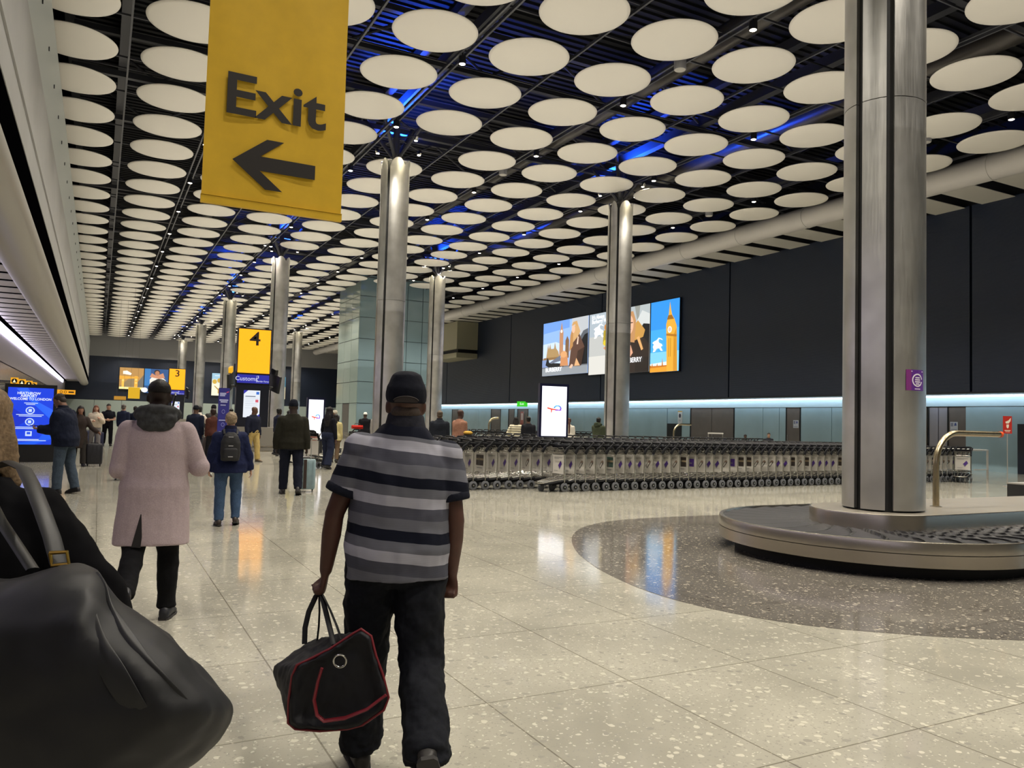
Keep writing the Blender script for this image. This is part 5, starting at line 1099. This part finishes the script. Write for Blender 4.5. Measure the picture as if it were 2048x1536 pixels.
F2 = person('man in a pale pink overcoat with grey hood holding a phone to his ear', (.39, 6.3, 0), 8, 1.74, 1.03, skn='#2a1d18', vox=.010,
    top=dict(name='overcoat', col='#c0aba9', hem=.55, ease=.038, flare=.045, loose=.012, hood='#3c3d3f', fold=.02, fsc=.2, sease=.026, mat=cloth('#ad9da1', .10, 120)), bot=dict(col='#0b0b0e', ease=.010), shoe='#1c1d22',
    hair=dict(kind='stubble', col='#120e0d', disp=.002), la=((.20, -.08, -1), (-.05, 1, -.1)), ra=((.42, .02, -.95), (-.50, .42, .90), (-1, .2, 0)), ll=(-18, 40, 2, 50), rl=(6, 6, 2, 0), hands=(.5, .9), head=(3, -4), lean=.03)
mb = MB(); gp = F2.gripr
ph = thing('phone', 'dark phone held to the ear of the man in the pink overcoat', 'phone', F2.root.matrix_basis@(F2.H((.094, .035, .045))), 0)
mb.box((0, 0, 0), (.010, .072, .150), BLACK, Euler((R(18), R(8), 0)).to_matrix()); mb.build('case', None, ph, smooth=False)
# vent in the back of the coat
T2 = F2.T
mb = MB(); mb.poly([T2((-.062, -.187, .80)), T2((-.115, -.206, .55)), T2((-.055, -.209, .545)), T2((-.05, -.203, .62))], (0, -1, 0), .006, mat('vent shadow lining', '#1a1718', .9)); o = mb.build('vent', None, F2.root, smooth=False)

F3 = person('woman in a black coat with a large tote, cut off by the left edge', at(-90, 1400, 1.92)*1.0, 12, 1.545, 1.12, True, skn='#b08870', vox=.011,
    top=dict(name='coat', col='#08080b', hem=.55, ease=.045, flare=.03, loose=.03, sease=.036, fold=.03, fsc=.12, mat=mat('black wool', '#07070a', .95, spec=.1)), bot=dict(col='#0b0b0e', ease=.012), hair=dict(kind='long', col='#6e5b45', len=.13, g=.02, disp=.008, dsc=.012, vol=.0),
    la=((.15, .1, -1), (.0, .3, -1)), ra=((.62, -.05, -.80), (.25, .15, -1)), ll=(4, 4, 2, 0), rl=(-4, 6, 2, 8), hands=(.4, .6))
F3.root.location.z = 0
# her tote hangs behind her right hip
tg = at(120, 1130, 1.42); tote = thing('tote_bag', 'large black leather tote with gold buckle filling the lower left', 'bag', tg)
TOT = mat('tote leather', '#151619', .55, spec=.35, noise=.3, nscale=6, bump=.25)
ol = [(-190, 1170), (-60, 1158), (30, 1150), (105, 1134), (150, 1128), (195, 1136), (232, 1190), (280, 1224), (335, 1262), (390, 1308), (432, 1352), (462, 1396), (471, 1420), (466, 1446), (448, 1476), (405, 1512), (345, 1556), (240, 1620), (60, 1680), (-120, 1680), (-240, 1600), (-260, 1400), (-240, 1240)]
c0 = Vector((110, 1420)); rg = []
for s, d in ((.30, 1.235), (.62, 1.25), (.86, 1.30), (.97, 1.36), (1.0, 1.42), (.97, 1.48), (.86, 1.55), (.5, 1.60)):
    rg.append([at((c0+(Vector(q)-c0)*s).x, (c0+(Vector(q)-c0)*s).y, d)-tg for q in ol])
mb = MB(); mb.loft(rg); tote_body = melt(mb.build('body', TOT, tote), .012, 3, .028, .15)
TB = mat('tote trim', '#1c1d1e', .5, spec=.4, noise=.2, nscale=10)
def on_tote(px, py):
    s = max(abs((px-c0.x)/370.), abs((py-c0.y)/290.)); s = min(1., (((px-c0.x)/372.)**2+((py-c0.y)/300.)**2)**.5)
    return at(px, py, 1.228+.19*s**3.0)-tg
for pts in (((120, 1130), (148, 1190), (190, 1280), (240, 1370), (292, 1450)), ((192, 1140), (228, 1210), (270, 1290), (330, 1380), (380, 1440))):
    mb = MB(); rb = [on_tote(*q) for q in pts]; wv_ = [rgt*.02+upv*.008]*5; mb.add([p_ for a_, b_ in zip(rb, wv_) for p_ in (a_-b_, a_, a_+b_)], [(3*i+j, 3*i+j+1, 3*i+j+4, 3*i+j+3) for i in range(4) for j in range(2)]); bo = mb.build('band', TB, tote); s_ = bo.modifiers.new('fine', 'SUBSURF'); s_.levels = s_.render_levels = 3; k_ = bo.modifiers.new('lie', 'SHRINKWRAP'); k_.target = tote_body; k_.offset = .003; bo.modifiers.new('thick', 'SOLIDIFY').thickness = .002; q_ = bo.modifiers.new('soften', 'SMOOTH'); q_.iterations = 12
mb = MB(); bk = [(100, 1106), (134, 1104), (138, 1128), (104, 1131)]
mb.tube([at(x, y, 1.40)-tg for x, y in bk+bk[:1]], .0035, 8); mb.build('buckle', mat('buckle gold', '#c9a24a', .3, metal=1.), tote)
mb = MB(); sp_ = [at(118, 1128, 1.41), at(104, 1075, 1.43), at(84, 1020, 1.48), at(62, 965, 1.57), at(48, 938, 1.68), at(20, 925, 1.80), at(-20, 935, 1.98)]
mb.tube([q-tg for q in sp_], [.016]*7, 10, flat=.005); mb.build('shoulder_strap', TB, tote)
mb = MB(); sp_ = [at(66, 1140, 1.44), at(30, 1085, 1.5), at(0, 1040, 1.55), at(-30, 980, 1.66), at(-30, 938, 1.82)]
mb.tube([q-tg for q in sp_], [.012]*5, 10, flat=.005); mb.build('shoulder_strap', TB, tote)

F4 = person('grey haired person in a navy jacket with a black backpack, walking away', (1.62, 11.33, 0), 6, 1.53, 1.14, True, skn='#b48c78', vox=.012,
    top=dict(col='#141b3a', hem=.80, ease=.03, flare=.03, loose=.02, fold=.03, fsc=.1, collar='#10142a'), bot=dict(col='#3b4f6b', ease=.012, fold=.025, bunch=2), shoe='#2b211c', hair=dict(kind='curly', col='#85745f', g=.004, disp=.035, dsc=.05), la=((.28, -.05, -1), (.12, .1, -1)), ra=((.34, .04, -1), (.22, .06, -1)), ll=(-4, 6, 2, 4), rl=(14, 30, 2, 10), hands=(.6, .4))
bp_ = thing('backpack', 'black backpack worn over the navy jacket', 'bag', F4.root.location, F4.root.rotation_euler.z); T4 = F4.T
mb = MB(); mb.loft([[T4((q.x, q.y, q.z)) for q in er(0, -.225, z, rx, ry, 20, 3)] for z, rx, ry in ((.99, .09, .03), (1.0, .135, .075), (1.12, .15, .09), (1.28, .14, .085), (1.38, .11, .06), (1.43, .05, .025))]); melt(mb.build('body', mat('pack nylon', '#0e0f14', .7), bp_), .011, 3, .015, .08)
mb = MB(); mb.loft([[T4((q.x, q.y, q.z)) for q in er(0, -.30, z, rx, ry, 16, 3)] for z, rx, ry in ((1.02, .08, .02), (1.04, .105, .035), (1.17, .105, .035), (1.2, .08, .015))]); melt(mb.build('pocket', mat('pack pocket', '#14151b', .7), bp_), .011, 2)
for z, y in ((1.225, -.322), (1.06, -.342), (1.36, -.292)): mb = MB(); mb.box(T4((0, y, z)), (.06, .006, .010), mat('pack tag', '#a9a9ad', .4)); mb.build('zip_tag', None, bp_)
mb = MB()
for sd in (-1, 1): mb.tube([T4((sd*.09, -.15, 1.40)), T4((sd*.10, -.07, 1.475)), T4((sd*.115, .06, 1.44)), T4((sd*.12, .13, 1.3)), T4((sd*.13, .08, 1.1)), T4((sd*.13, -.12, 1.03))], .018*F4.S, 8, flat=.008)
mb.build('strap', mat('pack nylon', '#0e0f14', .7), bp_)

F5 = person('man in a dark olive jacket and cap towing a pale blue suitcase', (3.36, 15.5, 0), 11, 1.80, 1.12, skn='#2c1e18', vox=.012,
    top=dict(col='#1f1e17', hem=.82, ease=.035, flare=.012, loose=.015, fold=.02), bot=dict(col='#121624', ease=.018, fold=.03), shoe='#14100e', hair=dict(kind='cap', col='#10141f'), la=((.26, -.04, -1), (.06, .15, -1)), ra=((.2, -.15, -1), (.1, -.05, -1)), ll=(6, 4, 3, 0), rl=(-10, 14, 3, 24), hands=(.5, 1.0))
q = floor_at(609, 983); suitcase('pale blue hard suitcase towed by the man in the olive jacket', (q.x, q.y, 0), R(-14), .40, .26, .60, '#7f959c', .42, .35, strap='#3a2c28')
q = floor_at(234, 960); suitcase('small black suitcase half hidden behind the pink overcoat', (q.x+.12, q.y, 0), R(5), .40, .25, .42, '#14151d', .0)

F6 = person('man in a navy jacket and jeans looking down at his phone', (-.50, 16.3, 0), -62, 1.80, 1.08, skn='#7a5a4a', vox=.013,
    top=dict(col='#12182a', hem=.80, ease=.045, loose=.03, fold=.03, fsc=.12, collar='#0e1322'), bot=dict(col='#3c4856', ease=.018, fold=.025), hair=dict(kind='short', col='#2a241f', g=.004), la=((.05, .25, -1), (.05, 1, .08), (.2, 0, 1)), ra=((.05, .2, -1), (-.2, 1, .05), (-.2, 0, 1)), ll=(4, 3, 3, 0), rl=(-6, 8, 3, 10), hands=(.6, .7), head=(-8, -32), lean=.12, face=True)
q = F6.root.matrix_basis@(F6.grip+Vector((.05, .03, .03))); pn_ = thing('phone', 'phone in the hands of the man in the navy jacket and jeans', 'phone', q, R(62))
mb = MB(); mb.box((0, 0, 0), (.075, .14, .01)); mb.build('case', BLACK, pn_, smooth=False)

V_ = .0165
person('dark haired woman in a long brown coat facing the camera', (-.42, 24.4, 0), 172, 1.64, 1.0, True, skn='#8a6450', vox=V_, top=dict(name='coat', col='#332b28', hem=.52, ease=.03, flare=.04, fold=.03), bot=dict(col='#2b2826', ease=.02), hair=dict(kind='long', col='#16110f', len=.24), la=((.55, .25, -1), (.55, .5, -.45)), ra=((.1, .1, -1), (.1, .3, -1)), ll=(12, 4, 2, 0), rl=(-10, 20, 2, 20), face=True)
q = floor_at(187, 932); suitcase('black upright suitcase beside the woman in the brown coat', (q.x, q.y, 0), R(4), .40, .28, .56, '#16171f', .0)
person('woman in a white sweater with long auburn hair and grey trousers', (-.07, 33.5, 0), 176, 1.70, 1.0, True, skn='#b98f7a', vox=V_, top=dict(name='sweater', col='#b9ad9e', hem=.88, ease=.045, loose=.03, fold=.03), bot=dict(col='#6d6a6c', ease=.02), hair=dict(kind='long', col='#5a2f1f', len=.28), la=((.4, .2, -1), (-.5, .7, .5)), ra=((.3, .2, -1), (-.4, .8, .1)), face=True)
for px, py, col, lab, ww, hh in ((171, 896, '#23294a', 'navy suitcase standing left of the woman in the white sweater', .36, .66), (197, 893, '#1b2040', 'navy suitcase standing right of the woman in the white sweater', .34, .56)):
    q = floor_at(px, py); suitcase(lab, (q.x, q.y, 0), R(10), ww, .26, hh, col, 0)
person('man in a black tee with folded arms beside the white sweater', (.40, 38.4, 0), 178, 1.81, 1.05, skn='#b58d78', vox=V_, top=dict(name='tee_shirt', col='#10111c', hem=.90, sleeve=.6, ease=.02), bot=dict(col='#101016', ease=.014), hair=dict(kind='short', col='#120f0e'), la=((.25, .15, -1), (-.8, .6, -.05)), ra=((.25, .15, -1), (-.8, .6, -.1)), face=True)
person('grey haired person in dark blue just left of the pink overcoat', (.98, 38., 0), 30, 1.80, 1.05, skn='#a07c68', vox=V_, top=dict(col='#1a2036', hem=.82, ease=.03), bot=dict(col='#14151c'), hair=dict(kind='short', col='#5a5450'))
person('dark haired person whose head shows beside the grey hood', (1.45, 38.3, 0), 10, 1.74, 1., skn='#8a6654', vox=V_, top=dict(col='#171d30', hem=.84), bot=dict(col='#14151c'), hair=dict(kind='short', col='#2a2320'))
person('person in a long navy coat queuing right of the pink overcoat', (2.72, 26.6, 0), 38, 1.74, 1.1, skn='#5a4236', vox=V_, top=dict(col='#141a2c', hem=.66, ease=.045, flare=.02), bot=dict(col='#0f1016'), hair=dict(kind='cap', col='#12141c'), lean=.05)
person('person in a white scarf and pale top among the queue', (3.15, 29.6, 0), 30, 1.76, 1.0, True, skn='#5a4034', vox=V_, top=dict(name='top', col='#c2b7ac', hem=.86, ease=.03, collar='#d9d4cc'), bot=dict(col='#2a2a30'), hair=dict(kind='bob', col='#100d0c'), ra=((.5, .3, -.8), (.2, .6, .2)))
person('person in a wide dark hat and grey coat among the queue', (3.75, 30.6, 0), 0, 1.82, 1.05, skn='#4a362c', vox=V_, top=dict(col='#3a3a3a', hem=.7, ease=.035), bot=dict(col='#1a1a1e'), hair=dict(kind='flat', col='#15141a'))
person('person in a rust brown top with curly hair in the queue', (3.22, 26.2, 0), -20, 1.66, 1.08, True, skn='#5a4034', vox=V_, top=dict(name='top', col='#4a2a22', hem=.84, ease=.03), bot=dict(col='#1d1c20'), hair=dict(kind='curly', col='#2a1c16', g=.01), lean=.06)
person('small figure in grey standing behind the information post', (5.05, 35.4, 0), 20, 1.74, 1., skn='#3a2a22', vox=.02, top=dict(col='#4a4a50', hem=.84), bot=dict(col='#222228'), hair=dict(kind='short', col='#0e0c0c'))
q = floor_at(409, 908); suitcase('brown black suitcase standing by the queue behind the backpack', (q.x, q.y, 0), R(10), .42, .28, .60, '#2a2023', .0)
person('bald man in a navy sweater and khaki trousers by the number 4 totem', (4.50, 26.6, 0), 150, 1.78, 1.08, skn='#5a3f32', vox=V_, top=dict(name='sweater', col='#15192a', hem=.90, ease=.03, fold=.025), bot=dict(col='#ab9660', ease=.024, fold=.035, bunch=2), shoe='#6a5c48', la=((.3, -.2, -1), (.1, .1, -1)), ra=((.3, .15, -1), (.1, .2, -1)), head=(-55, -8), ll=(10, 6, 3, 0), rl=(-10, 12, 3, 15), face=True)
person('woman in a yellow green top leaning over a loaded trolley', (5.35, 25.4, 0), 78, 1.68, 1., True, skn='#4a3328', vox=V_, top=dict(name='sweater', col='#b5ab70', hem=.92, ease=.03), bot=dict(col='#15161e', ease=.016), hair=dict(kind='bob', col='#14100f', g=.02), la=((.05, .5, -.8), (.0, 1, -.25)), ra=((.05, .5, -.8), (.0, 1, -.25)), lean=.12)
for px, py, dz_, col, lab, ww, hh in ((627, 926, .30, '#6a4a34', 'brown bag stacked on the trolley of the woman in yellow green', .46, .32), (630, 926, .68, '#7a2f26', 'rust red case on top of the brown trolley bag', .40, .18)):
    q = floor_at(px, py); suitcase(lab, (q.x-.12, q.y-.05, dz_), R(70), ww, .3, hh, col, 0)
person('man in dark blue on the phone before the small white screen', (6.1, 30.6, 0), 70, 1.78, 1.05, skn='#2a1c16', vox=V_, top=dict(col='#10142a', hem=.84, ease=.03), bot=dict(col='#12131a'), hair=dict(kind='short', col='#0d0b0b', g=.004), ra=((.5, .2, -.8), (-.3, .5, 1)))
person('woman with long dark locs in a navy top and wide jeans', (6.02, 22.9, 0), 50, 1.78, 1.0, True, skn='#4a3228', vox=.014, top=dict(name='top', col='#0b0d16', hem=.98, ease=.016), bot=dict(col='#1a2034', ease=.034, cuff=2., fold=.03), hair=dict(kind='locs', col='#100c0c', len=.36, g=.02, vol=.01, disp=.02, dsc=.025), la=((.3, .1, -1), (.0, .35, -1)), ra=((.22, -.05, -1), (.08, .1, -1)), shoe='#20202a')
person('person in a cream jacket with pink scarf behind the woman with locs', (7.1, 26.2, 0), 30, 1.60, 1.05, True, skn='#5a4034', vox=V_, top=dict(name='jacket', col='#b0a578', hem=.78, ease=.04, collar='#b06a68'), bot=dict(col='#5a4a3a'), hair=dict(kind='long', col='#15100f', len=.2))
person('man in a grey jacket and pale cap facing left past the locs', (8.25, 30.6, 0), -80, 1.76, 1.05, skn='#6a4a3a', vox=V_, top=dict(col='#33343a', hem=.84, ease=.04, hood='#3a3b42'), bot=dict(col='#1d1d24'), hair=dict(kind='flat', col='#a9a496'), la=((.1, .4, -1), (.0, 1, .0)), ra=((.1, .4, -1), (.0, 1, .05)), face=True)
person('person in a black coat and white cap before the glass tower', (10.6, 34.2, 0), 30, 1.75, 1.08, skn='#3a2a22', vox=V_, top=dict(col='#0c0d14', hem=.7, ease=.045), bot=dict(col='#0f1016'), hair=dict(kind='kufi', col='#d9d9d6'))
person('person in a red hat half hidden left of the navy cap', (9.75, 29.9, 0), 40, 1.78, 1.0, skn='#5a3f32', vox=V_, top=dict(col='#8d8a88', hem=.84), bot=dict(col='#1d1d24'), hair=dict(kind='kufi', col='#5a1620'))
person('person in a white top facing right left of the navy cap', (9.30, 27.9, 0), 95, 1.66, 1.0, True, skn='#7a5644', vox=V_, top=dict(name='top', col='#d6d4cf', hem=.86), bot=dict(col='#1d1d24'), hair=dict(kind='short', col='#2a1a16'), face=True)
person('man in a dark jacket standing before the column right of the navy cap', (8.72, 21.0, 0), 20, 1.76, 1.1, skn='#6a4e3e', vox=.015, top=dict(col='#181c24', hem=.74, ease=.04, collar='#12151c'), bot=dict(col='#10121a'), hair=dict(kind='short', col='#4a3f32'))
person('man in a salmon pink shirt walking right beyond the trolleys', (9.05, 20.3, 0), 75, 1.80, 1.08, skn='#3a261e', vox=.015, top=dict(name='shirt', col='#85604f', hem=.78, ease=.035, loose=.015, fold=.03), bot=dict(col='#6a4a40'), la=((.1, .35, -1), (.1, .6, -.6)), ra=((.05, -.1, -1), (.0, .35, -1)), face=True)
q = floor_at(936, 900, .85); bx = thing('carry_bag', 'yellow topped dark bag on the trolleys beside the salmon shirt', 'bag', at(936, 866, 20.6))
mb = MB(); mb.ell((0, 0, 0), (.13, .12, .06)); melt(mb.build('flap', cloth('#b08a3a'), bx), .012, 2); mb = MB(); mb.ell((0, 0, -.10), (.14, .13, .09)); melt(mb.build('body', cloth('#1a191c'), bx), .012, 2)
q = loose[0].location+Vector((.18, .24, 1.195)); bx = thing('holdall', 'bright red bag lying on the trolleys left of the striped polo', 'bag', q)
mb = MB(); mb.loft([[Vector((x, y, z)) for y, z in ((-.1, -.07), (.1, -.07), (.12, 0), (.09, .06), (-.09, .06), (-.12, 0))] for x in (-.19, -.17, .17, .19)]); melt(mb.build('body', cloth('#b3291f'), bx), .015, 2)
mb = MB(); mb.tube([(-.1, 0, .08), (-.08, 0, .12), (.08, 0, .12), (.1, 0, .08)], .012, 8); mb.build('handle', BLACK, bx)
person('person in a cream and black striped sweater seen from behind', (14.1, 26.4, 0), 25, 1.69, 1.05, True, skn='#6a4a3c', vox=V_, top=dict(name='sweater', col='#c9c2a8', hem=.86, ease=.045, mat=None), bot=dict(col='#1d1d24'), hair=dict(kind='long', col='#0f0c0c', len=.12), la=((.5, .2, -1), (-.2, .6, -.3)))
SWT = mat('hooped knit', '#cdc6ac', .9); nt = SWT.node_tree; tc = nt.nodes.new('ShaderNodeTexCoord'); sp = nt.nodes.new('ShaderNodeSeparateXYZ'); nt.links.new(tc.outputs['Object'], sp.inputs[0])
a = nt.nodes.new('ShaderNodeMath'); a.operation = 'MULTIPLY'; a.inputs[1].default_value = 1/.085; nt.links.new(sp.outputs['Z'], a.inputs[0]); f = nt.nodes.new('ShaderNodeMath'); f.operation = 'FRACT'; nt.links.new(a.outputs[0], f.inputs[0])
r = nt.nodes.new('ShaderNodeValToRGB'); r.color_ramp.interpolation = 'CONSTANT'; r.color_ramp.elements[0].color = hexc('#cdc6ac'); r.color_ramp.elements[1].position = .74; r.color_ramp.elements[1].color = hexc('#1c1a1c'); nt.links.new(f.outputs[0], r.inputs['Fac']); nt.links.new(r.outputs['Color'], nt.nodes['Principled BSDF'].inputs['Base Color'])
for o in COL.objects:
    if o.type == 'MESH' and o.parent and o.parent.get('label') == 'person in a cream and black striped sweater seen from behind' and o.name.startswith('sweater'): o.data.materials[0] = SWT
person('person in a dark top right of the hooped sweater', (14.2, 25.6, 0), 20, 1.72, 1.1, skn='#5a4034', vox=V_, top=dict(name='top', col='#15161d', hem=.86, ease=.03), bot=dict(col='#1d1d24'), hair=dict(kind='short', col='#0d0b0b'))
person('woman in a white top with a long brown plait right of the screen', (16.6, 26.6, 0), 30, 1.72, 1.0, True, skn='#7a5644', vox=V_, top=dict(name='top', col='#c9c3b8', hem=.8, ease=.03), bot=dict(col='#b9b3a8'), hair=dict(kind='tail', col='#4a2c20', g=.01))
person('person in an olive green jacket at the left of the billboard column', (17.0, 25.1, 0), 60, 1.76, 1.05, skn='#4a362c', vox=V_, top=dict(col='#3a4030', hem=.8, ease=.04, hood='#333a2c'), bot=dict(col='#1d1d24'), hair=dict(kind='short', col='#14100f'), la=((.1, .4, -1), (.0, 1, -.1)))
person('bearded man whose head shows above the trolleys in mid row', (25.2, 24.4, 0), 225, 1.34, 1.0, skn='#a57f6a', vox=V_, top=dict(name='top', col='#23252c', hem=.86), bot=dict(col='#1d1d24'), hair=dict(kind='short', col='#2a1f1a'), face=True)
person('stooping person in dark green low behind the trolley handles', (24.6, 25.2, 0), 200, 1.26, 1.05, skn='#4a362c', vox=V_, top=dict(name='top', col='#1c2422', hem=.86), bot=dict(col='#1d1d24'), hair=dict(kind='short', col='#14100f'), lean=.2)
# empty anchors of helpers removed at the end
for o in list(COL.objects):
    if o.type == 'EMPTY' and not any(c.parent == o for c in COL.objects): bpy.data.objects.remove(o)
for o in COL.objects:
    if o.type == 'MESH' and o.parent is None and 'category' not in o and o.get('kind') is None: o['kind'] = 'structure'
